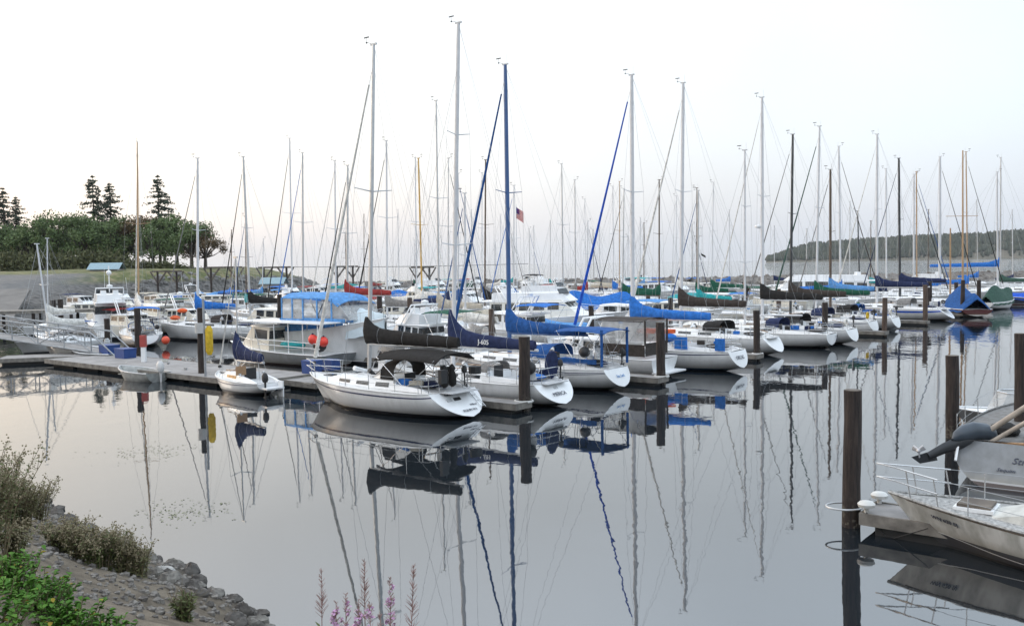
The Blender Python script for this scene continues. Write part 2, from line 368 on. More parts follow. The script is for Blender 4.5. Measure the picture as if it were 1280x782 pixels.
def land_material():
    m = bpy.data.materials.new('headland_ground'); m.use_nodes = True; t = m.node_tree; b = t.nodes['Principled BSDF']; L = t.links.new
    b.inputs['Roughness'].default_value = 0.95
    c = t.nodes.new('ShaderNodeTexCoord'); s = t.nodes.new('ShaderNodeSeparateXYZ'); L(c.outputs['Object'], s.inputs[0])
    n = t.nodes.new('ShaderNodeTexNoise'); n.inputs['Scale'].default_value = 0.5; n.inputs['Detail'].default_value = 8; L(c.outputs['Object'], n.inputs[0])
    n2 = t.nodes.new('ShaderNodeTexVoronoi'); n2.inputs['Scale'].default_value = 1.1; L(c.outputs['Object'], n2.inputs[0])
    def ramp(src, cs):
        r = t.nodes.new('ShaderNodeValToRGB'); e = r.color_ramp.elements
        e[0].position, e[1].position = cs[0][0], cs[-1][0]; e[0].color = (*cs[0][1], 1); e[1].color = (*cs[-1][1], 1)
        for p, q in cs[1:-1]: k = e.new(p); k.color = (*q, 1)
        L(src, r.inputs[0]); return r.outputs[0]
    rock = ramp(n2.outputs['Distance'], [(0.0, (0.16, 0.155, 0.15)), (0.5, (0.09, 0.085, 0.08)), (0.9, (0.03, 0.03, 0.03))])
    grass = ramp(n.outputs[0], [(0.36, (0.075, 0.085, 0.03)), (0.5, (0.11, 0.12, 0.04)), (0.62, (0.20, 0.17, 0.09))])
    asph = ramp(n.outputs[0], [(0.3, (0.10, 0.10, 0.10)), (0.7, (0.15, 0.145, 0.14))])
    # grass above, rock on the slopes, asphalt on the near flat of the boat ramp
    hz = t.nodes.new('ShaderNodeMapRange'); hz.inputs[1].default_value = 3.0; hz.inputs[2].default_value = 3.9; L(s.outputs[2], hz.inputs[0])
    g2 = t.nodes.new('ShaderNodeMixRGB'); L(hz.outputs[0], g2.inputs[0]); L(rock, g2.inputs[1]); L(grass, g2.inputs[2])
    ym = t.nodes.new('ShaderNodeMapRange'); ym.inputs[1].default_value = 180; ym.inputs[2].default_value = 184; L(s.outputs[1], ym.inputs[0])
    y2 = t.nodes.new('ShaderNodeMixRGB'); L(ym.outputs[0], y2.inputs[0]); L(asph, y2.inputs[1]); L(grass, y2.inputs[2])
    xm = t.nodes.new('ShaderNodeMapRange'); xm.inputs[1].default_value = -86; xm.inputs[2].default_value = -80; L(s.outputs[0], xm.inputs[0])
    f = t.nodes.new('ShaderNodeMixRGB'); L(xm.outputs[0], f.inputs[0]); L(y2.outputs[0], f.inputs[1]); L(g2.outputs[0], f.inputs[2])
    L(f.outputs[0], b.inputs['Base Color'])
    bp = t.nodes.new('ShaderNodeBump'); bp.inputs['Distance'].default_value = 0.3; bp.inputs['Strength'].default_value = 0.6; L(n2.outputs['Distance'], bp.inputs['Height']); L(bp.outputs[0], b.inputs['Normal'])
    return m
tag(mb.build('headland', land_material(), smooth=60), kind='structure')

def rock_pts(c, r, seed, n=7, m_=5, flat=0.7):
    rings = []; c = Vector(c)
    ax = random.Random(seed); sx, sy, sz = ax.uniform(0.7, 1.3), ax.uniform(0.6, 1.1), ax.uniform(0.5, 0.9)*flat/0.7; a0 = ax.uniform(0, 6.28)
    for i in range(m_+1):
        t_ = math.pi*i/m_; rr = max(math.sin(t_), 0.05); ring = []
        for j in range(n):
            a = a0+2*math.pi*j/n; k = 1+0.28*mnoise.noise((math.cos(a)*1.7+seed*3.1, math.sin(a)*1.7, t_*1.3+seed))+ax.uniform(-.1, .1)
            ring.append(c+Vector((r*sx*k*rr*math.cos(a), r*sy*k*rr*math.sin(a), -r*sz*k*math.cos(t_))))
        rings.append(ring)
    return rings
ROCK = mat('rock_grey', (0.13, 0.118, 0.105), 0.9, var=0.5, scale=6, bump=0.8, col2=(0.035, 0.03, 0.028))
ROCKL = mat('rock_pale', (0.24, 0.225, 0.20), 0.9, var=0.4, scale=7, bump=0.7, col2=(0.08, 0.072, 0.065))
mb = MB(); k = 0
for i in range(3, len(SHORE)-4):
    x1, y1 = SHORE[i]; x2, y2 = SHORE[i+1]; L_ = math.hypot(x2-x1, y2-y1)
    for q in range(int(L_*4.0)):
        t_ = random.random(); dd = random.uniform(-1.5, 8.0); nx_, ny_ = -(y2-y1)/L_, (x2-x1)/L_
        x, y = x1+(x2-x1)*t_+nx_*dd, y1+(y2-y1)*t_+ny_*dd
        if sdist(x, y) < -1.5: continue
        mb.loft(rock_pts((x, y, max(-0.2, land_z(x, y))), random.uniform(0.4, 1.0), k, 6, 4)); k += 1
tag(mb.build('riprap', mat('riprap_rock', (0.24, 0.23, 0.22), 0.9, scale=0.8, bump=0.5, col2=(0.10, 0.095, 0.09))), 'dark rubble rocks lining the foot of the headland', 'rocks', kind='stuff')

# ------- breakwater across the basin
BW = [at(330, 362, 0)*1.0, (-30, 236), (10, 238), (60, 243), (110, 252), (170, 262), (300, 275)]
BW = [(-44, 246), (-12, 240), (20, 238), (70, 243), (120, 252), (180, 262), (330, 280)]
mb = MB(); k = 1000
for i in range(len(BW)-1):
    (x1, y1), (x2, y2) = BW[i], BW[i+1]; L_ = math.hypot(x2-x1, y2-y1); nx_, ny_ = -(y2-y1)/L_, (x2-x1)/L_
    prof = [(-4.5, -0.8), (-2.2, 0.7), (-0.9, 1.45), (0.9, 1.5), (2.4, 0.7), (4.5, -0.8)]
    st = 16; e_ = 1.0/st
    mb.loft([[(x1+(x2-x1)*t_*e_+nx_*a, y1+(y2-y1)*t_*e_+ny_*a, z+0.2*mnoise.noise((t_*1.3+i*9, a, 0))) for a, z in prof] for t_ in range(st+1)], closed=False)
    for q in range(int(L_*5.5)):
        t_ = random.random(); dd = random.uniform(-3.6, 1.8); z = 1.45-abs(dd+0.0)*0.55
        mb.loft(rock_pts((x1+(x2-x1)*t_+nx_*dd, y1+(y2-y1)*t_+ny_*dd, z), random.uniform(0.45, 0.95), k, 6, 4)); k += 1
bwk = tag(mb.build('breakwater', mat('breakwater_rock', (0.24, 0.215, 0.19), 0.9, var=0.5, scale=0.9, bump=0.6, col2=(0.10, 0.09, 0.085))), 'low rubble breakwater of brown rocks closing off the far side of the basin', 'breakwater')

# ------- far wooded hill across the strait
def hill_top(x):
    pts = [(556, 2), (610, 24), (660, 44), (780, 55), (900, 63), (1010, 66), (1130, 76), (1400, 88), (1900, 95), (2800, 60), (3300, 5)]
    for (a, p), (b, q) in zip(pts, pts[1:]):
        if a <= x <= b: return p+(q-p)*(x-a)/(b-a)+3*mnoise.noise((x*0.01, 0, 5))
    return 0
mb = MB(); vs = []; fs = []
cols = [558+i*24 for i in range(118)]; rows = [(0, -2), (8, 3), (60, 0.28), (140, 0.6), (240, 0.9), (340, 1.0), (600, 0.7), (900, -0.02)]
for x in cols:
    h = hill_top(x)*0.82
    for dy, kk in rows:
        z = kk if kk in (-2, 3) else kk*h
        if kk == 3: z = 2.5+1.5*mnoise.noise((x*0.02, 1, 1))
        vs.append((x*(1+max(0, dy)/2000)+3*mnoise.noise((x*0.1, dy, 0)), 2000+dy+25*mnoise.noise((x*0.004, 0, 2)), z))
nr = len(rows)
for i in range(len(cols)-1):
    for j in range(nr-1):
        a = i*nr+j; fs.append((a, a+nr, a+nr+1, a+1))
mb.add(vs, fs)
tag(mb.build('hill', mat('hill_ground', (0.16, 0.135, 0.10), 0.95, scale=0.03, col2=(0.06, 0.06, 0.04)), smooth=40), kind='structure')
mb = MB(); rr = random.Random(5)
for q in range(7000):
    x = rr.uniform(562, 2700) if q > 3500 else rr.uniform(562, 1400); h = hill_top(x)*0.82
    t_ = rr.random(); dy = 14+t_*340
    # interpolate ground
    zk = 0
    for (a, p), (b, q2) in zip(rows[1:], rows[2:]):
        if a <= dy <= b:
            p_ = (2.5 if p == 3 else p*h); zk = p_+(q2*h-p_)*(dy-a)/(b-a); break
    if x > 1000 and dy < 60 and rr.random() < 0.75: continue       # bare bank above the beach
    x *= 1+dy/2000
    H = rr.uniform(8, 17); w_ = H*rr.uniform(0.2, 0.42); y = 2000+dy+25*mnoise.noise((x*0.004, 0, 2))
    con = rr.random() < 0.5; n = 5; a0 = rr.uniform(0, 6)
    pr = [(0.5, 0.0), (1.0, 0.25), (0.55, 0.6), (0.08, 1.0)] if con else [(0.4, 0.0), (1.1, 0.3), (1.0, 0.6), (0.3, 0.95)]
    mb.loft([[(x+w_*r_*math.cos(a0+6.283*j/n)*rr.uniform(.8, 1.2), y+w_*r_*math.sin(a0+6.283*j/n), zk-1+H*z_*rr.uniform(.95, 1.05)) for j in range(n)] for r_, z_ in pr])
tag(mb.build('forest', mat('forest_green', (0.060, 0.070, 0.045), 0.95, scale=0.02, var=0.4, col2=(0.026, 0.034, 0.024))), 'dark evergreen forest covering the far hill across the water', 'forest', kind='stuff')

# ------- near bank at the lower left
PB = Vector((-4.3, 15.2, 0)); TB = Vector((-0.702, 0.712, 0)); NB = Vector((-0.712, -0.702, 0))
def bank_z(d, s):
    z = 0.56*d if d > 0 else 0.75*d
    z = min(z, 4.4)
    return z + 0.18*mnoise.noise((d*0.5, s*0.5, 0)) + 0.07*mnoise.noise((d*1.9, s*1.9, 4))
def bank_pt(d, s, dz=0.0):
    p = PB+TB*s+NB*d; wob = 0.5*mnoise.noise((s*0.35, 2, 2)); return Vector((p.x, p.y, bank_z(d+wob, s)+dz))
mb = MB(); rows_ = [-2.5+0.16*i for i in range(74)]; cols_ = [-16+0.22*i for i in range(200)]
mb.loft([[bank_pt(d, s) for d in rows_] for s in cols_], closed=False)
def bank_mat():
    m = bpy.data.materials.new('bank_soil'); m.use_nodes = True; t = m.node_tree; b = t.nodes['Principled BSDF']; L = t.links.new
    b.inputs['Roughness'].default_value = 0.95
    c = t.nodes.new('ShaderNodeTexCoord'); n = t.nodes.new('ShaderNodeTexNoise'); n.inputs['Scale'].default_value = 1.3; n.inputs['Detail'].default_value = 9; n.inputs['Roughness'].default_value = 0.75
    L(c.outputs['Object'], n.inputs[0])
    r = t.nodes.new('ShaderNodeValToRGB'); e = r.color_ramp.elements; e[0].position = 0.34; e[0].color = (0.06, 0.048, 0.034, 1); e[1].position = 0.72; e[1].color = (0.26, 0.22, 0.165, 1)
    k = e.new(0.5); k.color = (0.15, 0.122, 0.09, 1); L(n.outputs[0], r.inputs[0])
    s = t.nodes.new('ShaderNodeSeparateXYZ'); L(c.outputs['Object'], s.inputs[0])
    wet = t.nodes.new('ShaderNodeMapRange'); wet.inputs[1].default_value = 0.15; wet.inputs[2].default_value = 0.6; wet.inputs[3].default_value = 0.3; L(s.outputs[2], wet.inputs[0])
    mx = t.nodes.new('ShaderNodeMixRGB'); mx.blend_type = 'MULTIPLY'; mx.inputs[0].default_value = 1; L(r.outputs[0], mx.inputs[1]); L(wet.outputs[0], mx.inputs[2])
    L(mx.outputs[0], b.inputs['Base Color'])
    bp = t.nodes.new('ShaderNodeBump'); bp.inputs['Distance'].default_value = 0.12; L(n.outputs[0], bp.inputs['Height']); L(bp.outputs[0], b.inputs['Normal'])
    return m
tag(mb.build('bank', bank_mat(), smooth=60), kind='structure')
mb = MB(); rr = random.Random(3)
for q in range(3800):
    d = rr.uniform(-0.5, 6.5)*rr.random()**0.4; s = rr.uniform(-3, 18)
    mb.loft(rock_pts(bank_pt(d, s, 0.01), rr.uniform(0.02, 0.075), q, 5, 3))
tag(mb.build('gravel', mat('gravel_mix', (0.26, 0.24, 0.215), 0.9, scale=9, col2=(0.08, 0.07, 0.065))), 'loose grey stones lying over the near bank', 'gravel', kind='stuff')
for q in range(150):
    s = rr.uniform(-2.5, 15); d = rr.uniform(-0.55, 1.35); r_ = rr.uniform(0.08, 0.22)
    o = MB().loft(rock_pts((0, 0, 0), r_, 50+q, 9, 6)).build('rock', ROCK if q % 3 else ROCKL, loc=bank_pt(d, s, r_*0.1), smooth=25)
    tag(o, 'grey angular rock among others on the near bank at the water edge', 'rock', 'rocks at the edge of the near bank')
p = bank_pt(1.0, 2.4)
p = at(204, 730, 0.45)
o = MB().loft(rock_pts((0, 0, 0), 0.36, 991, 8, 5, 0.8)).build('boulder', mat('boulder_pale', (0.42, 0.41, 0.39), 0.85, var=0.3, scale=4, bump=0.5), loc=(p.x, p.y, 0.5), smooth=25)
tag(o, 'largest pale grey boulder standing at the edge of the near bank', 'rock')

# ------- docks and piles
def dock(a, b, width, label, z=0.42, group=None, name='floating_dock'):
    a = Vector((a[0], a[1], 0)); b = Vector((b[0], b[1], 0)); d = b-a; L_ = d.length; c = (a+b)/2
    t = thing(name, label, 'dock', c, head(d), group)
    MB().box((0, 0, z-0.06), (L_, width-0.16, 0.12)).build('deck', CONC, t)
    e = MB()
    for s in (-1, 1): e.box((0, s*(width/2-0.04), z-0.11), (L_, 0.075, 0.26))
    for s in (-1, 1): e.box((s*(L_/2+0.03), 0, z-0.11), (0.06, width-0.02, 0.26))
    e.build('edge_beam', WHALER, t)
    f = MB(); n = max(1, int(L_/3))
    for i in range(n): f.box((-L_/2+(i+0.5)*L_/n, 0, 0.08), (L_/n-0.5, width*0.8, 0.4))
    f.build('float', mat('float_black', (0.02, 0.02, 0.02), 0.7), t)
    return t
C0 = Vector((-9.6, 44.8, 0))
dock(C0+D1*(-1.2), C0+D1*92, 2.6, 'long grey main walkway running away between the two rows of sailboats')
CA = C0-D1*0.6
dock(CA+H1*2.0, CA+H1*23, 4.2, 'wide grey approach dock leading left towards the gangway')
dock((-33, 58.6), (-25, 60.6), 2.6, 'grey landing float under the foot of the steel gangway')
def pile(x, y, top, r, m_=None, label='', group='mooring piles', base=-2.4, collar=False, cap=True, lean=None):
    if lean is None: lean = (0.09*math.sin(x*7.7+y), 0.09*math.cos(y*5.1))
    o = thing('mooring_pile', label, 'pile', (x, y, 0), 0, group)
    ps = []; rs = []
    for i in range(9):
        k = i/8; z = base+(top-base)*k; ps.append((lean[0]*k+0.01*math.sin(i*2.1), lean[1]*k+0.01*math.cos(i*1.7), z)); rs.append(r*(1.05-0.08*k)*(1+0.02*math.sin(i*3.3+x)))
    MB().tube(ps, rs, 14).build('shaft', m_ or PILEM, o, smooth=50)
    if cap: MB().lathe((lean[0], lean[1], top-0.012), [(0.02, 0.0), (r*0.9, 0.0), (r*0.9, 0.02), (0.02, 0.03)], 14).build('pile_top', TIMBER, o)
    if collar:
        MB().ring((0, 0, 0.40), r*1.55, 0.05, 'z', 18).build('pile_hoop', mat('white_plastic', (0.62, 0.62, 0.6), 0.5), o, smooth=60)
    return o
FP = [(655, 513, 421, .235, 'dark pile standing in front of the second white transom from the left'), (827, 480, 403, .22, 'dark pile beside the brown cockpit canvas at the finger end'),
      (947, 450, 388, .2, 'dark pile at the finger end right of the bright blue sail cover'), (1030, 432, 378, .2, 'dark pile in the row of sterns beside the boat lettered 7'),
      (1105, 420, 372, .19, 'dark pile among the smaller sterns right of the green sail cover'), (1157, 406, 356, .2, 'dark pile just left of the last big white transom'),
      (1202, 396, 350, .2, 'dark pile standing in front of the blue tarpaulin boat')]
for i, (px, yb, yt, r_, lb) in enumerate(FP):
    p = at(px, yb); top = atd(px, yt, p.y).z
    pile(p.x, p.y, top, r_, PILEB if i in (4, 5) else PILEM, lb, collar=(i < 3))
    e_ = p-D1*0.45
    dock(e_-H1*0.3, e_+H1*(8.6), 1.1, 'narrow finger dock ending at the dark pile '+['in front of the second transom', 'by the brown canvas', 'right of the bright blue cover', 'by the boat lettered 7', 'among the smaller sterns', 'by the last big transom', 'by the blue tarpaulin boat'][i], 0.4, 'finger docks', 'finger_dock')
for px, yb, yt, Y, lb in [(172, 450, 385, 0, 'dark pile standing right behind the open aluminium skiff'), (251, 476, 385, 0, 'dark pile with a pale band beside the yellow fender on the approach dock'),
                      (349, 0, 368, 75, 'dark pile rising right of the white cabin boat, below the dark sail cover'), (474, 0, 362, 80, 'dark slim pile behind the black sail cover of the nearest sailboat'),
                      (513, 0, 372, 70, 'brown pile just left of the small white hull with a blue band'), (614, 0, 386, 62, 'weathered thick pile left of the blue mast'), (575, 0, 366, 100, 'brown pile behind the white mast beside a grey cover'),
                      (740, 0, 382, 66, 'pile in front of the windscreen of the flybridge yacht'), (811, 0, 366, 104, 'brown pile behind the green boat cover'), (837, 0, 372, 76, 'pile rising behind the bright blue sail cover'),
                      (974, 0, 361, 92, 'brown pile in front of the big white motor yacht beside the yellow board'), (1163, 0, 352, 95, 'short dark pile behind the pile by the last white transom'), (1195, 0, 353, 118, 'short dark pile behind the blue tarpaulin boat'),
                      (1224, 0, 350, 110, 'dark pile between the two tarpaulin covered boats'), (134, 0, 398, 66, 'dark pile right of the white motor launch on the left'), (69, 0, 375, 88, 'left one of the pair of tall dark piles near the boat ramp'), (77, 0, 374, 88, 'right one of the pair of tall dark piles near the boat ramp')]:
    if Y == 0: Y = at(px, yb).y
    x = xat(px, Y, 1); pile(x, Y, atd(px, yt, Y).z, 0.2 if Y < 80 else 0.24, PILEB if 'brown' in lb or 'weather' in lb else PILEM, lb)
# second walkway further out with its own fingers
C2 = C0+H1*46
dock(C2+D1*8, C2+D1*120, 2.4, 'far walkway crossing behind the second row of masts')
for k in range(9):
    e_ = C0+D1*(9+9.5*k)
    dock(e_+H1*1.5, e_+H1*10, 1.0, 'narrow finger dock on the far side of the main walkway', 0.4, 'finger docks beyond the walkway', 'finger_dock')
# timber float across the foot of the headland
dock((-66, 160), (-24, 163), 3.0, 'long low timber float in front of the rocky headland', 0.55)
# the near right dock
p = at(1062, 657); top = atd(1062, 487, p.y).z
NP = p.copy()
o = pile(p.x, p.y, top, 0.195, PILEM, 'tallest dark creosoted pile in the right foreground beside a white roller')
HOOP = mat('hoop_galvanised', (0.55, 0.56, 0.57), 0.4, 0.4)
MB().tube([(0.32*1.25*math.cos(a)-0.12, 0.32*math.sin(a), 0.45) for a in [R(20+i*20) for i in range(17)]], 0.022, 6).build('pile_hoop', HOOP, o, smooth=60)
x = xat(1192, 30, 1); pile(x, 30, atd(1192, 444, 30).z, 0.21, PILEM, 'dark pile behind the tilted outboard motor on the right')
x = xat(1277, 27, 1); pile(x, 27, atd(1277, 417, 27).z, 0.16, PILEM, 'dark pile cut by the right edge of the picture')
fa = NP+Vector((0.32, -0.1, 0)); FD = -H1
t = dock(fa+FD*0.1, fa+FD*9, 1.25, 'weathered finger dock beside the bow of the grimy sailboat on the right', 0.45, name='finger_dock')
for q, lab in ((0.0, 'white mushroom roller on the finger dock touching the tall pile'), (0.95, 'white mushroom roller on the far corner of the finger dock')):
    p = fa+FD*0.15+Vector((0.617, 0.787, 0))*(q-0.45)
    MBx = MB().lathe((0, 0, 0), [(0.05, 0), (0.05, 0.10), (0.17, 0.13), (0.19, 0.2), (0.14, 0.25), (0.03, 0.27)], 14)
    tag(MBx.build('dock_roller', mat('white_plastic', (0.62, 0.62, 0.6), 0.5), loc=(p.x, p.y, 0.45), smooth=50), lab, 'roller')
# ================================================================== boats
def smooth01(x): x = max(0, min(1, x)); return x*x*(3-2*x)
class Hull:
    """boat frame: +x bow, +y port, z up from the waterline"""
    def __init__(s, L, B, fs, fb, rake=0.5, ovb=1.0, ovs=0.0, stern=0.72, zst=0.12, vee=0.0, full=2.6):
        s.L, s.B, s.fs, s.fb, s.rake, s.ovb, s.ovs, s.stern, s.zst, s.vee, s.full = L, B, fs, fb, rake, ovb, ovs, stern, zst, vee, full
    def half(s, t):
        if t < 0.42: k = s.stern+(1-s.stern)*math.sin(t/0.42*math.pi/2)
        else: k = max(0.0, 1-((t-0.42)/0.58)**s.full)
        return s.B/2*max(k, 0.012)
    def sheer(s, t): return s.fs+(s.fb-s.fs)*t**1.7-0.06*math.sin(t*math.pi)*s.fs
    def keel(s, t): return s.zst+(-0.5-s.zst)*math.sin(min(1, t/0.5)*math.pi/2) if t < 0.5 else -0.5+0.35*((t-0.5)/0.5)**2
    def pt(s, t, q, side=1):
        zs, zk = s.sheer(t), s.keel(t); z = zk+(zs-zk)*q
        u = (1-(1-q)**2.1)**0.62; v = q**(0.85+s.vee); b = smooth01((t-0.55)/0.45)*0.9+0.1*s.vee
        y = s.half(t)*(u*(1-b)+v*b)
        zz = max(0, z/zs)
        x = -s.L/2+s.L*t - s.ovb*(1-zz)*smooth01((t-0.6)/0.4)**1.5 + s.rake*zz*max(0, 1-t*5)**1.2
        return Vector((x, side*y, z))
    def deck(s, t, k=1.0, dz=0.0):
        p = s.pt(t, 1.0); return Vector((p.x, p.y*k, p.z+dz))
    def tx(s, x):      # station for a deck x
        lo, hi = 0.0, 1.0
        for _ in range(24):
            mid = (lo+hi)/2
            if s.pt(mid, 1.0).x < x: lo = mid
            else: hi = mid
        return lo
    def build(s, t_, hm, dm, det=1, tr_mat=None, stripe=None):
        NT = 22 if det > 1 else 12; NS = 10 if det > 1 else 6
        mb = MB(); rings = []
        for i in range(NT+1):
            t = i/NT; r = [s.pt(t, 1-j/NS, 1) for j in range(NS)]+[s.pt(t, 0)*1.0]+[s.pt(t, (j+1)/NS, -1) for j in range(NS)]
            r[NS].y = 0; rings.append(r)
        mb.loft(rings, closed=False); h = mb.build('hull', hm, t_, smooth=50)
        # transom: panel of level strips between the two sides, slightly rounded
        m2 = MB(); rows_ = []
        for j in range(NS+1):
            a, b = rings[0][j], rings[0][2*NS-j]; rows_.append([a.lerp(b, k/8)+Vector((-0.004-0.07*math.sin(math.pi*k/8)*min(1, 2*a.y/s.B), 0, 0)) for k in range(9)])
        m2.loft(rows_, closed=False); tr = m2.build('transom', tr_mat or hm, t_, smooth=50)
        m3 = MB(); K = [1.0, 0.96, 0.6, 0.2]
        rr_ = []
        for i in range(NT+1):
            t = i/NT; row = []
            for k in K: row.append(s.deck(t, k, -0.02+0.05*s.B/3*(1-k*k)))
            for k in reversed(K): q = s.deck(t, k, -0.02+0.05*s.B/3*(1-k*k)); q.y = -q.y; row.append(q)
            rr_.append(row)
        m3.loft(rr_, closed=False); m3.build('deck', dm, t_, smooth=50)
        m4 = MB()
        for sd in (1, -1): m4.tube([s.pt(i/NT, 1.0, sd)+Vector((0, 0, 0.015)) for i in range(NT+1)], 0.03, 4)
        m4.build('toe_rail', dm, t_, smooth=60)
        if stripe:
            for sm_, q0, q1 in stripe:
                m5 = MB()
                for sd in (1, -1):
                    A = [s.pt(i/NT, q0, sd)+Vector((0, sd*0.008, 0)) for i in range(NT)]; B = [s.pt(i/NT, q1, sd)+Vector((0, sd*0.008, 0)) for i in range(NT)]
                    k = len(A); m5.add(A+B, [(i, i+1, k+i+1, k+i) for i in range(k-1)])
                m5.build('sheer_stripe', sm_, t_, smooth=60)
        return h, tr

def cabin(t_, H, x0, x1, wk, h0, h1, m_, nwin=3, taper=0.82, slope=0.5, wm=GLASS, crown=0.06, round_win=False, winh=0.42, aft=0.0):
    """coachroof from x0 (aft) to x1 (forward)"""
    def prof(x, h, k=1.0):
        t = H.tx(x); b = H.half(t)*wk; z = H.sheer(t)-0.02; wt = b*0.86
        return b, z, wt, h
    n = 8; rings = []
    for i in range(n+1):
        u = i/n; x = x0+(x1-x0)*u; h = h0+(h1-h0)*u
        b, z, wt, h = prof(x, h)
        if i == n: x += 0.0; h = 0.03
        if i == n-1: x = x1-slope; h = h1
        rings.append([Vector((x, b, z)), Vector((x, wt+0.02, z+h*0.93)), Vector((x, wt*0.9, z+h)), Vector((x, wt*0.45, z+h+crown*0.8)), Vector((x, 0, z+h+crown)),
                      Vector((x, -wt*0.45, z+h+crown*0.8)), Vector((x, -wt*0.9, z+h)), Vector((x, -wt-0.02, z+h*0.93)), Vector((x, -b, z))])
    c = MB().loft(rings).build('cabin', m_, t_, smooth=35)
    xe = x1-slope*1.5
    for sd in (1, -1):
        for k in range(nwin):
            a = x0+(xe-x0)*((k+0.18)/nwin); b = x0+(xe-x0)*((k+0.82)/nwin); P = []
            for x, fr in ((a, 0.28), (b, 0.28), (b, 0.28+winh), (a, 0.28+winh)):
                u = (x-x0)/(x1-x0); h = h0+(h1-h0)*u; bb, z, wt, h = prof(x, h)
                y = bb+(wt+0.02-bb)*fr/0.93
                P.append(Vector((x, sd*(y+0.012), z+h*fr)))
            if round_win:
                ctr = sum(P, Vector())/4; P = [ctr+(P[1]-P[0]).normalized()*0.11*math.cos(q)+(P[3]-P[0]).normalized()*0.11*math.sin(q) for q in [i*math.pi/4 for i in range(8)]]
            inn = [p-Vector((0, sd*0.02, 0)) for p in P]; q = len(P)
            MB().add(P+inn, [tuple(range(q)), tuple(range(2*q-1, q-1, -1))]+[(i, (i+1) % q, q+(i+1) % q, q+i) for i in range(q)]).build('window', wm, t_)
    return c

def sail_cover(t_, x0, z, Lb, m_, hump=1.25, det=1, end_r=0.11, droop=0.0, name='sail_cover', seed=0, parent=None):
    """folded mainsail under canvas: climbs the mast at x0 and tapers aft along the boom"""
    rings = []; n = 30 if det > 1 else 13; M = 12 if det > 1 else 8
    for i in range(n+1):
        u = i/n; x = x0+0.14-(Lb+0.14)*u
        top = 0.20+end_r+(hump)*math.exp(-max(0, u*Lb-0.12)/(0.33+0.1*hump)) + 0.24*(1-u)
        bot = -0.14
        w_ = (0.17+0.10*math.exp(-u*4))*(1-0.35*u)
        if i == 0: top, w_ = top*0.96, w_*0.6
        cz = (top+bot)/2; hz = (top-bot)/2; r = []
        for j in range(M):
            a = 2*math.pi*j/M; wr = 1+0.16*mnoise.noise((x*3.1, a*1.2, seed*0.7))+0.07*math.sin(x*9+seed+a*2)*(0.5+0.5*math.sin(a))+0.05*math.sin(x*23+seed*2)
            ww = w_*(1 if math.sin(a) < 0 else 1-0.55*math.sin(a)*min(1, hz/0.6))
            r.append(Vector((x+0.10*max(0, math.sin(a))*hz*(1-u)*0.2, ww*math.cos(a)*wr, z+cz+hz*math.sin(a)*(1+0.03*math.sin(x*11+seed)+0.10*mnoise.noise((x*2.2, a, seed)))-droop*u)))
        rings.append(r)
    cov = MB().loft(rings).build(name, m_, t_ if parent is None else parent, smooth=60)
    if det > 1:
        for q in (5, 13, 21, 27):
            r = rings[q]; c = sum(r, Vector())/len(r); lp = [c+(p-c)*1.02 for p in r]; MB().tube(lp+lp[:1], 0.007, 4, cap=False).build('cover_tie', WIRE, cov)
    return cov

def bimini(t_, x0, x1, w_, z, m_, zd, frames=True, front_drop=0.10, back_drop=0.10, side=0.12, name='bimini', th=0.03, ns=10):
    rings = []
    for i in range(ns+1):
        u = i/ns; x = x0+(x1-x0)*u; e_ = front_drop*(u**4)+back_drop*((1-u)**4); row = []
        for j in range(9):
            v = -1+j/4; zz = z-e_-side*abs(v)**3-0.015*math.sin(u*ns*math.pi*0.6)**2
            row.append(Vector((x, v*w_/2, zz)))
        rings.append(row)
    b = MB().sheet(rings, th).build(name, m_, t_, smooth=60)
    if frames:
        f = MB()
        for xa, xb in ((x0+0.12, (x0+x1)/2-0.1), ((x0+x1)/2, (x0+x1)/2), (x1-0.12, (x0+x1)/2+0.1)):
            for sd in (1, -1):
                f.tube([(xa, sd*(w_/2-0.03), z-side-0.02), (xb, sd*(w_/2+0.0), zd)], 0.014, 5)
        f.build('bimini_frame', STEEL, t_)
    return b

def dodger(t_, x0, x1, w_, z0, h, m_):
    """spray hood: canvas arch over the companionway with a clear slanted front"""
    rings = []
    for i in range(6):
        u = i/5; x = x1-0.45+(x0-x1+0.45)*u; hh = h*(0.86+0.14*math.sin(u*math.pi/2)); r = []
        for j in range(11):
            a = math.pi*j/10; r.append(Vector((x, w_/2*(math.cos(a)**1 if True else 0)*(1.0), z0+hh*math.sin(a)**0.55)))
        rings.append(r)
    d_ = MB().sheet(rings, 0.02).build('dodger', m_, t_, smooth=60)
    r0 = rings[0]; r1 = [Vector((x1+0.05, p.y*0.96, z0+0.02+0.05*math.sin(math.pi*j/10))) for j, p in enumerate(r0)]
    MB().loft([[p+Vector((0.004, 0, -0.01)) for p in r0], r1], closed=False).build('dodger_window', VINYL, d_, smooth=60)
    fr = MB(); fr.tube([p for p in r0], 0.018, 5); fr.tube([p for p in r1], 0.014, 5)
    for j in (3, 5, 7): fr.tube([r0[j], r1[j]], 0.012, 4)
    fr.build('dodger_frame', m_, d_)
    return d_

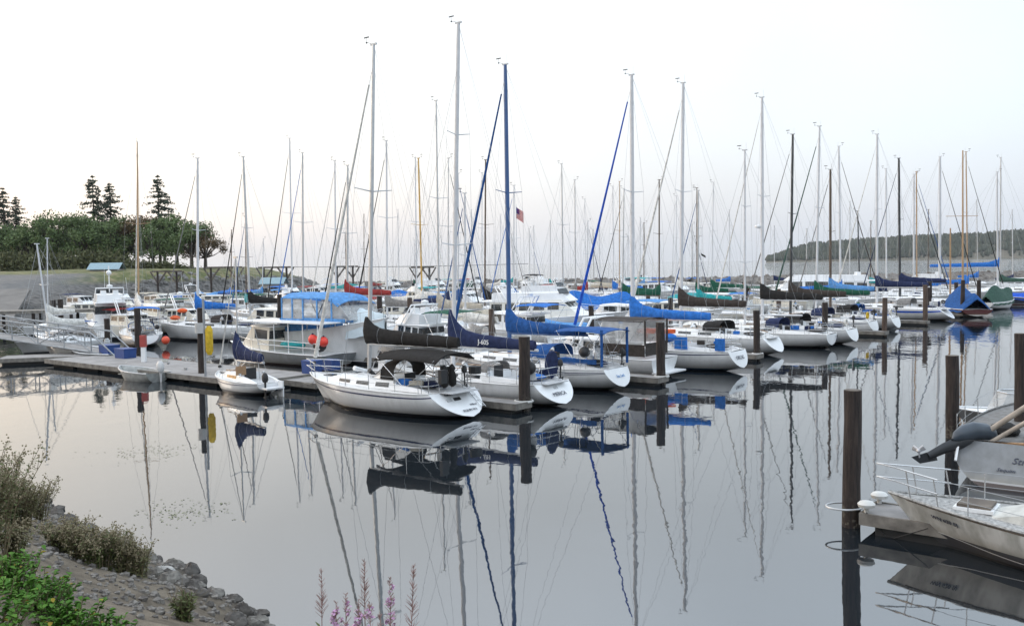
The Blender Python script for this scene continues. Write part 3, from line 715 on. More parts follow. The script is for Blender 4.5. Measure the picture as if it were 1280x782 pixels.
def rails(t_, H, det, x_from=0.02, x_to=0.97, h=0.62, push=True, gap=1.5):
    n = max(3, int(H.L/gap)); sh = [x_from+0.12+(x_to-0.1-x_from-0.12)*i/(n-1) for i in range(n)]
    post = []
    for sd in (1, -1):
        for t in sh:
            p = H.deck(t, 0.95); a = Vector((p.x, sd*p.y, p.z)); post.append((a, a+Vector((0, sd*0.02, h))))
    if det > 1:
        for a, b in post: MB().tube([a, b], 0.013, 5).build('stanchion', STEEL, t_)
    else:
        q = MB()
        for a, b in post: q.tube([a, b], 0.014, 4)
        q.build('stanchions', STEEL, t_)
    wl = MB()
    for sd in (1, -1):
        for k in ((1.0, 0.5) if det > 1 else (1.0,)):
            pts = []
            for t in [x_from]+sh+[x_to]:
                p = H.deck(t, 0.95); pts.append(Vector((p.x, sd*p.y, p.z+h*k)))
            wl.tube(pts, 0.006 if det > 1 else 0.008, 4)
    wl.build('lifeline', WIRE, t_)
    pu = MB()
    for k in (1.0, 0.52):
        pts = []
        for t, sd in ((0.86, 1), (0.92, 1), (0.97, 1), (1.0, 0), (0.97, -1), (0.92, -1), (0.86, -1)):
            p = H.deck(t, 0.92); pts.append(Vector((p.x+(0.25 if sd == 0 else 0.1), sd*p.y, p.z+h*k)))
        if k == 1.0 or det > 1: pu.tube(pts, 0.017, 5)
    for t in (0.87, 0.94):
        for sd in (1, -1): p = H.deck(t, 0.92); pu.tube([(p.x, sd*p.y, p.z), (p.x+0.1, sd*p.y, p.z+h)], 0.016, 5)
    pu.build('pulpit', STEEL, t_)
    if push:
        ps = MB()
        for k in (1.0, 0.5):
            pts = []
            for t, sd in ((0.12, 1), (0.03, 1), (0.0, 0.6), (0.0, -0.6), (0.03, -1), (0.12, -1)):
                p = H.deck(t, 0.9); pts.append(Vector((p.x+0.05, p.y*(sd if abs(sd) < 1 else sd), p.z+h*k)))
            ps.tube(pts, 0.017, 5)
        for t, kk in ((0.11, .9), (0.02, .9), (0.005, .5)):
            for sd in (1, -1): p = H.deck(t, kk); ps.tube([(p.x+0.05, sd*p.y, p.z), (p.x+0.05, sd*p.y, p.z+h)], 0.016, 5)
        ps.build('pushpit', STEEL, t_)

def wheel(t_, x, z, r=0.42, y=0.0):
    o = MB().ring((x, y, z), r, 0.018, 'x', 20).build('steering_wheel', STEEL, t_, smooth=60)
    sp = MB()
    for k in range(5): a = k*2*math.pi/5; sp.tube([(x, y, z), (x, y+r*math.cos(a), z+r*math.sin(a))], 0.009, 4)
    sp.build('spokes', STEEL, o)
    MB().box((x+0.14, y, z-0.35), (0.2, 0.22, 0.8)).build('pedestal', WHITE, t_)

def outboard(parent, x, z, col=None, s=1.0, tilt=0.0, y=0.0):
    """small outboard engine hung on the transom: cowl, leg, propeller"""
    c = math.cos(tilt); sn = math.sin(tilt)
    def T(px, pz): return (x+(px*c+pz*sn)*s, y, z+(-px*sn+pz*c)*s)
    o = MB().tube([T(-0.1, 0.0), T(-0.1, 0.12), T(-0.09, 0.30), T(-0.07, 0.42)], [0.13*s, 0.17*s, 0.16*s, 0.08*s], 10, sy=0.85).build('outboard_motor', col or RUBR, parent, smooth=50)
    MB().tube([T(-0.1, 0.02), T(-0.1, -0.4), T(-0.1, -0.75)], [0.07*s, 0.05*s, 0.05*s], 8, sy=0.7).build('motor_leg', col or RUBR, o, smooth=50)
    pr = MB(); q = T(-0.24, -0.72); pr.tube([T(-0.02, -0.72), T(-0.26, -0.72)], [0.05*s, 0.035*s], 8)
    for k in range(3):
        a = k*2.094; pr.box((q[0], q[1]+0.07*s*math.cos(a), q[2]+0.07*s*math.sin(a)), (0.02*s, 0.10*s, 0.08*s))
    pr.build('propeller', RUBR, o); 
    return o

def rig(t_, mx, zdeck, tip, mcol, H, L, cover, furl, det, boomz, boomL, spread=1, mast_r=0.085, backstay=True, furl_r=0.062, wind=True, radar=False, frac=0.94, forestay=True, boom=True, hump=1.2, seed=0, steps=None, flopper=None):
    """mast from deck to tip (boat frame), boom, sail cover, furled headsail, shrouds"""
    mm = MASTS[mcol]; tip = Vector(tip); foot = Vector((mx, 0, zdeck-0.05)); ax = (tip-foot)
    m = MB().tube([foot, foot+ax*0.5, foot+ax*0.93, tip], [mast_r, mast_r, mast_r*0.9, mast_r*0.72], 10, sy=0.72).build('mast', mm, t_, smooth=60)
    hd = MB(); hd.box(tip+Vector((0, 0, 0.02)), (0.36, 0.07, 0.07)); hd.build('masthead', mm if det < 2 else ALU, m)
    if wind:
        wv = MB(); wv.tube([tip+Vector((0.1, 0, 0.05)), tip+Vector((0.42, 0, 0.16)), tip+Vector((0.42, 0, 0.34))], 0.008, 4)
        wv.box(tip+Vector((0.42, 0, 0.36)), (0.3, 0.012, 0.05)); wv.ball(tip+Vector((0.42, 0, 0.14)), 0.04, 6, 4)
        wv.build('wind_vane', RUBR, m)
        MB().tube([tip+Vector((-0.1, 0, 0)), tip+Vector((-0.1, 0, 0.55))], 0.006, 4).build('antenna', WIRE, m)
    hw = H.half(H.tx(mx))*0.9; zs = H.sheer(H.tx(mx))
    w_ = MB(); sp_pts = []
    fr = [0.56] if spread == 1 else ([0.36, 0.68] if spread == 2 else [0.5])
    for k, f in enumerate(fr):
        c = foot+ax*f; lw = hw*(0.74 if k == 0 else 0.55)
        for sd in (1, -1):
            e_ = c+Vector((-0.12, sd*lw, 0.10)); sp_pts.append((f, sd, e_))
            MB().tube([c, e_], [0.028, 0.018], 6, sy=0.5).build('spreader', mm, m, smooth=60)
    wr = 0.007 if det > 1 else 0.010
    for sd in (1, -1):
        ch = Vector((mx-0.08, sd*hw, zs)); pts = [ch]+[e_ for f, s2, e_ in sp_pts if s2 == sd]+[foot+ax*min(frac+0.02, 1)]
        w_.tube(pts, wr, 4, cap=False)
        w_.tube([ch+Vector((0.35, 0, 0)), foot+ax*(fr[0]-0.01)], wr, 4, cap=False)
    if backstay:
        p = H.deck(0.01, 0); w_.tube([tip, Vector((p.x, 0, p.z+0.1))], wr, 4, cap=False)
    w_.tube([tip, Vector((mx-boomL, 0, boomz+0.2))], wr*0.8, 4, cap=False)
    w_.build('rigging', WIRE, t_)
    if forestay:
        bow = H.deck(0.985, 0, 0.08); hd_ = foot+ax*frac+Vector((0.07, 0, 0))
        if furl:
            a, b = bow.lerp(hd_, 0.05), bow.lerp(hd_, 0.95)
            pts = [a.lerp(b, i/10)+Vector((0, 0, -0.05*math.sin(i/10*math.pi))) for i in range(11)]
            MB().tube(pts, [furl_r*(1.0-0.62*(i/10)) for i in range(11)], 8).build('furled_sail', CV[furl], t_, smooth=60)
            MB().tube([bow, hd_], 0.009, 4).build('forestay', WIRE, t_)
            if det > 1: MB().lathe(bow.lerp(hd_, 0.03)-Vector((0, 0, 0.06)), [(0.04, 0), (0.09, 0.02), (0.09, 0.11), (0.04, 0.13)], 10).build('furling_drum', RUBR, t_)
        else: MB().tube([bow, hd_], wr*1.2, 4).build('forestay', WIRE, t_)
    if boom:
        MB().tube([(mx-0.05, 0, boomz-0.08), (mx-boomL-0.15, 0, boomz-0.02)], 0.062, 8).build('boom', mm, t_, smooth=60)
        if cover: sail_cover(t_, mx, boomz+0.08, boomL, CV[cover], hump=hump, det=det, seed=seed)
        if det > 1:
            v = MB(); v.tube([(mx-0.1, 0, zdeck+0.1), (mx-0.8, 0, boomz-0.1)], 0.02, 6); v.tube([(mx-boomL*0.85, 0, boomz-0.08), (mx-boomL*0.85-0.1, 0, boomz-0.9)], 0.016, 4)
            v.build('boom_vang', ALU, t_)
    if radar:
        c = foot+ax*0.42+Vector((0.32, 0, 0))
        MB().lathe(c, [(0.03, 0), (0.22, 0.01), (0.25, 0.08), (0.23, 0.17), (0.08, 0.23), (0.01, 0.235)], 14).build('radar_dome', WHITE, m, smooth=50)
        MB().box(c+Vector((-0.17, 0, -0.02)), (0.32, 0.08, 0.03)).build('radar_bracket', ALU, m)
    return m

ALLB = []
def sailboat(label, xd, xt, yt, Y, hd, mc='w', L=None, cover='blue', furl=None, hull='w', det=1, group=None, x=None, B=None, fs=None, fb=None,
             rake=0.45, boomz=None, boomL=None, bim=None, dod=None, name='sailboat', spread=1, radar=False, mfrac=0.62, zst=0.22, cabin_col=None, stripe=None,
             nwin=3, mast_r=0.085, hump=None, frac=0.94, backstay=True, furl_r=0.062, tr='', wind=True, rail=True, ovb=None, stern=0.62, boom=True, cabh=0.42, full=2.6):
    """mast foot seen at column xd at distance Y, masthead at picture point (xt, yt)"""
    hd = Vector(hd).normalized(); rz = head(hd)
    X = xat(xd, Y, 1.5); tip = atd(xt, yt, Y)
    if L is None: L = max(6.2, min(12.2, (tip.z-1.2)/1.32))
    B = B or 0.32*L+0.15; fs = fs or 0.075*L+0.22; fb = fb or 0.095*L+0.32; ovb = 0.10*L if ovb is None else ovb
    H = Hull(L, B, fs, fb, rake, ovb, stern=stern, full=full, zst=zst)
    mx = -L/2+L*mfrac
    org = Vector((X, Y, 0))-hd*mx
    t = thing(name, label, 'sailboat', org, rz, group)
    inv = Matrix.Rotation(-rz, 4, 'Z') @ Matrix.Translation(-org)
    tl = inv @ tip
    st = {'': None, 'n': [(STRIPEN, 0.86, 0.90)], 'b': [(CV['royal'], 0.78, 0.90)], 'd': [(STRIPEN, 0.80, 0.825), (STRIPEN, 0.86, 0.885)], 'r': [(CV['red'], 0.84, 0.9)]}[stripe or '']
    h, trn = H.build(t, HULLS[hull], DECK if det > 1 else WHITE, det, tr_mat=WHITE if hull in 'wbg' else None, stripe=st)
    cm = cabin_col or WHITE
    cabin(t, H, -L/2+L*0.36, -L/2+L*0.80, 0.62, cabh, cabh*0.55, cm, nwin)
    zc = H.sheer(0.5)+cabh
    # cockpit: coamings, seats sunk between them
    co = MB()
    c0_, c1_ = max(0, rake)+0.15, L*0.36
    for sd in (1, -1): co.loft([[Vector((-L/2+x, sd*(H.half(0.15)*0.72+a), fs+z)) for a, z in ((-.11, 0), (.11, 0), (.05, h_), (-.07, h_))] for x, h_ in ((c0_, .03), (c0_+0.5, .14), (c1_-0.4, .24), (c1_, .26))])
    co.build('coaming', cm, t)
    if det > 1:
        MB().box((-L/2+L*0.20, 0, fs+0.012), (L*0.30, H.half(0.1)*1.1, 0.03)).build('cockpit_sole', GREYD, t)
        MB().box((-L/2+L*0.357, 0, fs+0.30), (0.03, 0.6, 0.55)).build('companionway', RUBR, t)
        hc = MB(); 
        for xx, s2 in ((-L/2+L*0.70, 0.5), (-L/2+L*0.86, 0.42)): 
            z_ = H.sheer(H.tx(xx))+(cabh*0.8 if xx < -L/2+L*0.78 else 0.06); MB().box((xx, 0, z_), (s2, s2, 0.05)).build('hatch', GLASS, t)
        for sd in (1, -1):
            MB().tube([(-L/2+L*0.40, sd*H.half(0.4)*0.45, zc+0.06), (-L/2+L*0.66, sd*H.half(0.6)*0.45, zc+0.02)], 0.02, 5).build('grab_rail', TEAK if tr != 'x' else STEEL, t)
            MB().lathe((-L/2+L*0.33, sd*H.half(0.2)*0.7, fs+0.22), [(0.09, 0), (0.07, 0.06), (0.085, 0.15), (0.03, 0.16)], 10).build('winch', STEEL, t)
    if rail: rails(t, H, det)
    if det > 1 and L > 7:
        g_ = random.Random(int(xd*7)); xr = -L/2+max(0, rake); yb = H.half(0.04)*0.85
        if g_.random() < .6: wheel(t, xr+0.9, fs+0.62, 0.42)
        else: MB().tube([(xr+0.2, 0, fs+0.35), (xr+1.3, 0.1, fs+0.62)], 0.025, 6).build('tiller', TEAK, t)
        if g_.random() < .6 and det == 2: MB().ring((xr+0.1, yb*0.8, fs+0.5), 0.22, 0.065, 'x', 14).build('lifebuoy', g_.choice([CV['yellow'], CV['white'], CV['white'], CV['navy']]), t, smooth=60)
        if g_.random() < .5: MB().ball((xr+0.25, -yb, fs+0.62), 0.22, 9, 6, (1, .8, .9)).build('barbecue', RUBR, t, smooth=50)
        if g_.random() < .4: outboard(t, xr+0.15, fs+0.62, RUBR, 0.7, y=-yb*0.7)
        for q in range(g_.randint(2, 4)):
            MB().box((xr+g_.uniform(.6, L*.3), g_.choice([1, -1])*yb*g_.uniform(.45, .8), fs+0.30), (g_.uniform(.25, .7), g_.uniform(.2, .4), g_.uniform(.15, .3)), rz=g_.uniform(0, 3)).build('deck_gear', g_.choice([CV['navy'], CV['blue'], CV['black'], CV['beige'], CV['brown'], CV['blue'], CV['grey']]), t)
        for q in range(3):
            x_ = -L/2+L*g_.uniform(.4, .8); MB().tube([(x_, g_.uniform(-.5, .5), H.sheer(H.tx(x_))+cabh*.8), (x_+.02, g_.uniform(-.5, .5), H.sheer(H.tx(x_))+cabh+.18)], [.07, .10], 8).build('vent_cowl', g_.choice([WHITE, STEEL, RUBR]), t, smooth=50)
        MB().ball((xr+L*0.10, 0, fs+0.20), 0.35, 9, 6, (2.0, 1.4, 0.35)).build('cockpit_canvas', g_.choice([CV['grey'], CV['navy'], CV['brown'], CV['blue']]), t, smooth=40)
        if not dod and not bim and g_.random() < .8 and det == 2: dod = g_.choice(['navy', 'black', 'midblue', 'grey', 'brown'])
    zb = boomz if boomz is not None else zc+0.75
    bl = boomL or L*0.40
    z0 = H.sheer(mfrac)+cabh*0.85 if mfrac < 0.8 else H.sheer(mfrac)
    tip_z = tl.z
    rig(t, mx, z0, tl, mc, H, L, cover, furl, det, zb, bl, spread if isinstance(spread, int) else 1, mast_r, backstay, furl_r, wind, radar, frac, hump=hump or (0.72 if L > 8 else 0.5), seed=xd, boom=boom)
    if dod: dodger(t, -L/2+L*0.33, -L/2+L*0.47, H.half(0.4)*1.25, zc-cabh*0.1, 0.62, CV[dod])
    if bim: bimini(t, -L/2+0.5, -L/2+L*0.33, H.half(0.15)*1.45, fs+1.95, CV[bim], fs+0.2)
    ALLB.append((label, org.x, org.y, L))
    return t, H, L

# ---- motor cruisers ------------------------------------------------
def motorboat(label, px, Y, hd, L, B=None, fs=0.9, fb=1.5, hull='w', house=(0.25, 0.70, 1.15, 1.0), fly=None, canopy=None, arch=False, name='motorboat', rail=True, det=1, group=None, cat='motorboat', nwin=4, swim=True, wm=GLASS, roofm=None, z=0, cab=None, full=2.2):
    hd = Vector(hd).normalized(); rz = head(hd); X = xat(px, Y, 1.0); B = B or 0.33*L+0.2
    H = Hull(L, B, fs, fb, -0.1, 0.12*L, stern=0.92, zst=-0.2, vee=0.5, full=full)
    t = thing(name, label, cat, (X, Y, z), rz, group)
    H.build(t, HULLS[hull], WHITE, det)
    if house:
        a, b, h, wk = house; x0, x1 = -L/2+L*a, -L/2+L*b; fw = x1+h*0.9
        rings = []
        for x, hh, k in ((x0, h, .8), (x1-0.25, h, .78), (fw, 0.04, .72)):
            tt = H.tx(min(x, L/2*0.86)); w_ = H.half(tt)*k*wk; zz = H.sheer(tt)-0.02; wt = w_*0.9
            rings.append([Vector((x, w_, zz)), Vector((x, wt, zz+hh)), Vector((x, -wt, zz+hh)), Vector((x, -w_, zz))])
        hs = MB().loft(rings).build('deckhouse', cab or WHITE, t)
        r0, r1, r2 = rings
        def quad(P, off):
            P = [Vector(p)+off for p in P]; Q = [p-off*1.6 for p in P]
            MB().add(P+Q, [(0, 1, 2, 3), (7, 6, 5, 4), (0, 1, 5, 4), (1, 2, 6, 5), (2, 3, 7, 6), (3, 0, 4, 7)]).build('window', wm, t)
        for sd, (lo, hi) in ((1, (0, 1)), (-1, (3, 2))):
            A0, A1, B0, B1 = r0[lo], r0[hi], r1[lo], r1[hi]
            for k in range(nwin):
                u0, u1 = (k+0.12)/nwin, (k+0.88)/nwin; f = lambda u, v: A0.lerp(B0, u).lerp(A1.lerp(B1, u), v)
                quad([f(u0, .45), f(u1, .45), f(u1, .86), f(u0, .86)], Vector((0, sd*0.012, 0)))
        for k in range(3):
            u0, u1 = (k+0.08)/3, (k+0.92)/3; f = lambda u, v: r2[0].lerp(r2[3], u).lerp(r1[1].lerp(r1[2], u), v)
            quad([f(u0, .35), f(u1, .35), f(u1, .9), f(u0, .9)], Vector((0.010, 0, 0.010)))
        if nwin: quad([r0[1].lerp(r0[0], .15)*1.0, r0[2].lerp(r0[3], .15), r0[2].lerp(r0[3], .5), r0[1].lerp(r0[0], .5)], Vector((-0.012, 0, 0)))
        zt = r0[1].z; rf = MB()
        rf.loft([[Vector((x, w_, zt+0.0)), Vector((x, w_*0.96, zt+0.07)), Vector((x, 0, zt+0.11)), Vector((x, -w_*0.96, zt+0.07)), Vector((x, -w_, zt))] for x, w_ in ((x0-0.45*(1 if fly is None else 2.2), r0[1].y+0.1), (x1-0.2, r1[1].y+0.1), (x1+0.15, r1[1].y*0.85))])
        rf.build('roof', roofm or WHITE, t, smooth=30)
        if fly:
            f0, f1 = x0+0.1, x1-0.5
            w_ = r0[1].y*0.92; zz = zt+0.09
            MB().loft([[Vector((x, ww, zz)), Vector((x-dx, ww*0.93, zz+hh)), Vector((x-dx, -ww*0.93, zz+hh)), Vector((x, -ww, zz))] for x, ww, hh, dx in ((f0, w_, 0.62, 0.0), (f1-0.5, w_, 0.68, 0.0), (f1+0.5, w_*0.8, 0.66, 0.5), (f1+0.9, w_*0.7, 0.05, 0.0))]).build('flybridge', WHITE, t, smooth=30)
            ws = MB(); ws.tube([(f1+0.05, w_*0.85, zz+0.66), (f1+0.45, 0, zz+0.7), (f1+0.05, -w_*0.85, zz+0.66)], 0.03, 4); 
            ws.add([(f1+0.05, w_*0.85, zz+0.6), (f1+0.45, 0, zz+0.62), (f1+0.05, -w_*0.85, zz+0.6), (f1-0.2, w_*0.8, zz+1.0), (f1+0.2, 0, zz+1.05), (f1-0.2, -w_*0.8, zz+1.0)], [(0, 1, 4, 3), (1, 2, 5, 4)])
            ws.build('flybridge_windscreen', GLASS, t)
            for sd in (.4, -.4): MB().box((f0+0.9, sd*w_*1.1, zz+0.75), (0.5, 0.5, 0.5), taper=0.85).build('helm_seat', WHITE, t)
            if isinstance(fly, str): bimini(t, f0+0.2, f0+2.0, w_*1.8, zz+2.0, CV[fly], zz+0.6)
        if arch:
            ar = MB(); xa = x0+0.4; w_ = r0[1].y
            for dx in (0, 0.35): ar.tube([(xa+0.9+dx, w_, zt), (xa+dx, w_*0.9, zt+1.3), (xa+dx, -w_*0.9, zt+1.3), (xa+0.9+dx, -w_, zt)], 0.05, 6)
            ar.build('radar_arch', WHITE, t, smooth=60)
            MB().lathe((xa+0.15, 0, zt+1.36), [(0.22, 0), (0.26, 0.06), (0.24, 0.18), (0.05, 0.24)], 12).build('radar_dome', WHITE, t, smooth=50)
            MB().tube([(xa+0.1, 0.4, zt+1.3), (xa-0.2, 0.4, zt+3.2)], 0.012, 4).build('antenna', WHITE, t)
    if canopy:
        ca, cb, hz, cc = canopy; bimini(t, -L/2+L*ca, -L/2+L*cb, B*0.86, hz, CV[cc], fs+0.1)
    if rail:
        pu = MB(); ts = [0.45, 0.55, 0.65, 0.75, 0.85, 0.93, 0.985]
        for sd in (1, -1): pu.tube([H.deck(tt, 0.93*1, 0.6 if tt > 0.5 else 0.4)*1.0 if sd > 0 else Vector((H.deck(tt).x, -H.deck(tt).y*0.93, H.deck(tt).z+(0.6 if tt > 0.5 else 0.4))) for tt in ts], 0.016, 5)
        for tt in ts:
            for sd in (1, -1): p = H.deck(tt, 0.93); pu.tube([(p.x, sd*p.y, p.z), (p.x, sd*p.y, p.z+0.58)], 0.014, 4)
        pu.build('bow_rail', STEEL, t)
    if swim: MB().box((-L/2-0.35, 0, 0.28), (0.7, B*0.8, 0.08)).build('swim_platform', WHITE, t)
    ALLB.append((label, X, Y, L))
    return t, H

def tarp_boat(label, px, Y, hd, L, tarp, hull='w', ridge=1.7, z0=None, a=0.02, b=0.98, B=None, name='covered_boat', drape=0.25, group=None):
    hd = Vector(hd).normalized(); X = xat(px, Y, 1.0); B = B or 0.32*L+0.2; H = Hull(L, B, 0.8, 1.15, -0.05, 0.1*L, stern=0.75)
    t = thing(name, label, 'boat', (X, Y, 0), head(hd), group); H.build(t, HULLS[hull], WHITE, 1)
    rings = []; n = 22; sd_ = px
    for i in range(n+1):
        u = i/n; tt = a+(b-a)*u; p = H.deck(tt); w_ = max(p.y*1.05, 0.06); rz_ = p.z+(ridge*(0.85+0.15*math.sin(u*math.pi*3+px)))*math.sin(min(1, u*5+0.35)*math.pi/2)*(1 if u < 0.75 else 1-(u-0.75)*2.0)
        row = []
        for j in range(13):
            v = -1+j/6; y = v*w_; k = abs(v)
            zz = rz_+(p.z-drape-rz_)*(k**1.15)+0.07*math.sin(u*37+v*5+px)*(k)*(1-k*0.3)+0.05*mnoise.noise((u*9, v*4, px))
            if k > 0.99: y *= 1.02
            row.append(Vector((p.x, y, zz)))
        rings.append(row)
    MB().sheet(rings, 0.03).build('tarpaulin', CV[tarp], t, smooth=70)
    return t, H

def ball_fender(label, px, py, Y, r, m_, group=None):
    p = atd(px, py, Y); t = thing('round_buoy', label, 'buoy', p, 0, group)
    MB().ball((0, 0, 0), r, 14, 10, (1, 1, 1.08)).build('buoy_body', m_, t, smooth=60)
    MB().lathe((0, 0, r*1.02), [(r*0.25, 0), (r*0.22, r*0.2), (r*0.1, r*0.28)], 8).build('eyelet', CV['navy'], t)
    return t
def fender(parent, p, L_=0.55, r=0.11, m_=None):
    o = MB().lathe(p, [(0.02, -L_/2), (r*0.8, -L_/2+0.05), (r, -L_/2+0.12), (r, L_/2-0.12), (r*0.8, L_/2-0.05), (0.02, L_/2)], 10).build('fender', m_ or WHITE, parent, smooth=50)
    MB().tube([Vector(p)+Vector((0, 0, L_/2)), Vector(p)+Vector((0, 0, L_/2+0.35))], 0.01, 4).build('fender_line', ROPE, o)
# ================================================================== the front row, nearest first
# 1: nearest sailboat -------------------------------------------------
t, H, L = sailboat('nearest white sloop of the row, with black bimini, black sail cover and scooped transom', 461.5, 467, 56, 38.6, H1, 'a', L=9.8, B=3.4, cover='black', furl='white', det=3,
                   fs=1.02, fb=1.2, rake=1.2, boomz=2.74, boomL=5.1, spread=1, mast_r=0.10, hump=0.5, frac=0.93, furl_r=0.085, mfrac=0.605, stripe='n', bim=None, dod=None, stern=0.80, zst=0.10, tr='x')
bimini(t, -L/2+1.0, -L/2+4.4, 2.3, 2.62, CV['black'], 1.2, front_drop=0.14, back_drop=0.10, side=0.30, th=0.05)
dodger(t, -L/2+3.5, -L/2+4.7, 1.9, 1.40, 0.80, CV['black'])
wheel(t, -L/2+1.75, 1.75, 0.5)
MB().box((-L/2+0.55, 1.25, 1.75), (0.16, 0.34, 0.52)).build('throwing_line_bag', RUBR, t)
MB().tube([(-L/2+1.25, -1.45, 1.55), (-L/2+1.25, -1.45, 1.85)], [0.26, 0.26], 8).build('barbecue_cover', RUBR, t, smooth=40)
for y in (0.1, 0.55): MB().lathe((-L/2+1.1, y, 1.2), [(0.05, 0), (0.16, 0.1), (0.17, 0.45), (0.10, 0.62), (0.14, 0.75), (0.03, 0.9)], 10).build('covered_winch', CV['black'], t, smooth=50)
MB().box((-L/2+3.0, -1.58, 1.42), (0.5, 0.10, 0.62)).build('towel', CV['black'], t)
rk = Vector((1.15, 0, 1.0)).normalized(); RV = (0, -1, 0)
def on_tr(H, z, y, off=0.085): # point on the transom surface
    zz = z/H.fs; return (-H.L/2+H.rake*zz-off, y, z)
UPT = (H.rake, 0, H.fs)
text('Rumba', 0.17, INK, t, on_tr(H, 0.93, 0.45), RV, UPT)
text('Willow', 0.13, INK, t, on_tr(H, 0.50, -0.45), RV, UPT)
text('SEQUIM WA', 0.15, INK, t, on_tr(H, 0.34, -0.05), RV, UPT)
for y, w_, dk in ((0.62, 0.28, GREYD), (0.16, 0.36, RUBR)):
    o = MB(); c = Vector(on_tr(H, 0.76, y, 0.09)); ux = Vector(UPT).normalized()*0.07; uy = Vector((0, w_/2, 0)); nn = ux.cross(uy).normalized()*0.01
    P = [c-ux-uy, c-ux+uy, c+ux+uy, c+ux-uy]; o.add([p+nn for p in P]+[p-nn*3 for p in P], [(0, 1, 2, 3), (7, 6, 5, 4), (0, 1, 5, 4), (1, 2, 6, 5), (2, 3, 7, 6), (3, 0, 4, 7)]); o.build('transom_step', dk, t)
la = MB()
for y in (-0.75, -1.0): la.tube([Vector(on_tr(H, 0.35, y, 0.09)), Vector(on_tr(H, 1.15, y, 0.09)), Vector(on_tr(H, 1.5, y, -0.3))], 0.014, 5)
for z in (0.4, 0.6, 0.8, 1.0): la.tube([on_tr(H, z, -0.75, 0.09), on_tr(H, z, -1.0, 0.09)], 0.014, 5)
la.build('boarding_ladder', STEEL, t)
MB().box((1.2, 1.62*0.93, 0.98), (0.34, 0.05, 0.07)).build('hull_port', GLASS, t)
# 2 -------------------------------------------------------------------
t, H, L = sailboat('white racing sloop with navy sail cover lettered J-605 and a dark oval board', 566, 573, 29, 41.4, H1, 'w', L=10.4, B=3.3, cover='navy', det=3,
                   fs=0.98, fb=1.2, rake=0.85, boomz=2.32, boomL=4.7, spread=2, mast_r=0.115, hump=1.05, frac=0.86, mfrac=0.615, stern=0.74, zst=0.15, cabh=0.36)
UPT = (H.rake, 0, H.fs)
text('MERICA', 0.26, INK, t, on_tr(H, 0.56, 0.05), RV, UPT); text('605', 0.2, GREYD, t, on_tr(H, 0.80, 0.05), RV, UPT)
mx = -L/2+L*0.615
text('J-605', 0.30, INKW, t, (mx-2.0, 0.20, 2.54), (-1, 0, -0.02), (0, 0, 1), 0.01, name='cover_lettering')
MB().tube([(-L/2+1.2, 1.05, 1.2), (-L/2+1.2, 1.05, 1.9)], [0.36, 0.18], 4).build('liferaft', GREYD, t)
o = MB(); o.loft([[(x+(-L/2+1.55), -0.9+0.48*math.cos(a)*k, 1.62+0.62*math.sin(a)*k) for a in [j*math.pi/8 for j in range(16)]] for x, k in ((0, 0.9), (-0.06, 1), (-0.12, 0.9))]); o.build('cover_board', CV['navy'], t, smooth=30)
wheel(t, -L/2+2.2, 1.6, 0.48)
MB().ball((-L/2+1.0, 1.3, 1.72), 0.27, 10, 8, (1, 0.8, 1)).build('barbecue', RUBR, t, smooth=60)
dodger(t, -L/2+3.7, -L/2+4.6, 1.6, 1.3, 0.45, CV['grey'])
# 3 -------------------------------------------------------------------
t, H, L = sailboat('white sloop with tall blue mast, blue sail cover and blue bimini', 637, 631.5, 81, 46.1, H1, 'b', L=11.2, B=3.4, cover='midblue', furl='midblue', det=3,
                   fs=1.05, fb=1.35, rake=0.6, boomz=2.55, boomL=4.6, spread=1, mast_r=0.125, hump=0.78, frac=0.95, furl_r=0.10, mfrac=0.615, stripe='d', dod='midblue', cabh=0.42)
bimini(t, -L/2+0.5, -L/2+3.3, 2.3, 2.95, CV['midblue'], 1.2)
f = MB(); f.box((-L/2+0.65, 1.12, 2.05), (0.05, 0.16, 1.7)); f.box((-L/2+0.65, -1.12, 2.05), (0.05, 0.16, 1.7)); f.box((-L/2+2.2, 1.2, 1.42), (2.6, 0.04, 0.22)); f.build('canvas_strip', CV['midblue'], t)
MB().ball((-L/2+1.6, 1.1, 1.85), 0.26, 10, 8).build('barbecue', RUBR, t, smooth=60); wheel(t, -L/2+1.9, 1.75, 0.48)
UPT = (H.rake, 0, H.fs); text('Sea Lark', 0.20, CV['sky'], t, on_tr(H, 0.72, 0.0), RV, UPT)
# 4 motor cruiser with brown canvas ------------------------------------
t, H = motorboat('white motor cruiser with brown canvas roof over its open cockpit and a low swim platform', 744, 49.8, H1, 8.4, B=3.0, fs=0.95, fb=1.4, house=(0.42, 0.66, 0.85, 0.95), nwin=2, det=2, arch=False)
bimini(t, -4.2+0.5, -4.2+3.4, 2.4, 3.05, CV['brown'], 1.0, front_drop=0.0, back_drop=0.0)
f = MB()
for sd in (1, -1): f.sheet([[(-3.75, sd*1.16, 2.95), (-3.75, sd*1.2, 1.75)], [(-1.2, sd*1.16, 2.95), (-1.0, sd*1.2, 1.6)]], 0.02)
f.build('side_curtain', VINYL, t)
f = MB(); f.box((-2.5, 1.22, 1.4), (2.6, 0.04, 0.62)); f.box((-3.82, 0, 1.45), (0.04, 2.3, 0.66)); f.box((-3.8, 1.17, 2.3), (0.06, 0.10, 1.3)); f.box((-3.8, -1.17, 2.3), (0.06, 0.10, 1.3)); f.build('cockpit_canvas', CV['brown'], t)
a = MB()
for dx in (0, 0.5): a.tube([(0.4+dx, 1.2, 1.3), (-0.5+dx, 1.1, 3.0), (-0.5+dx, -1.1, 3.0), (0.4+dx, -1.2, 1.3)], 0.07, 6)
a.build('radar_arch', WHITE, t, smooth=60)
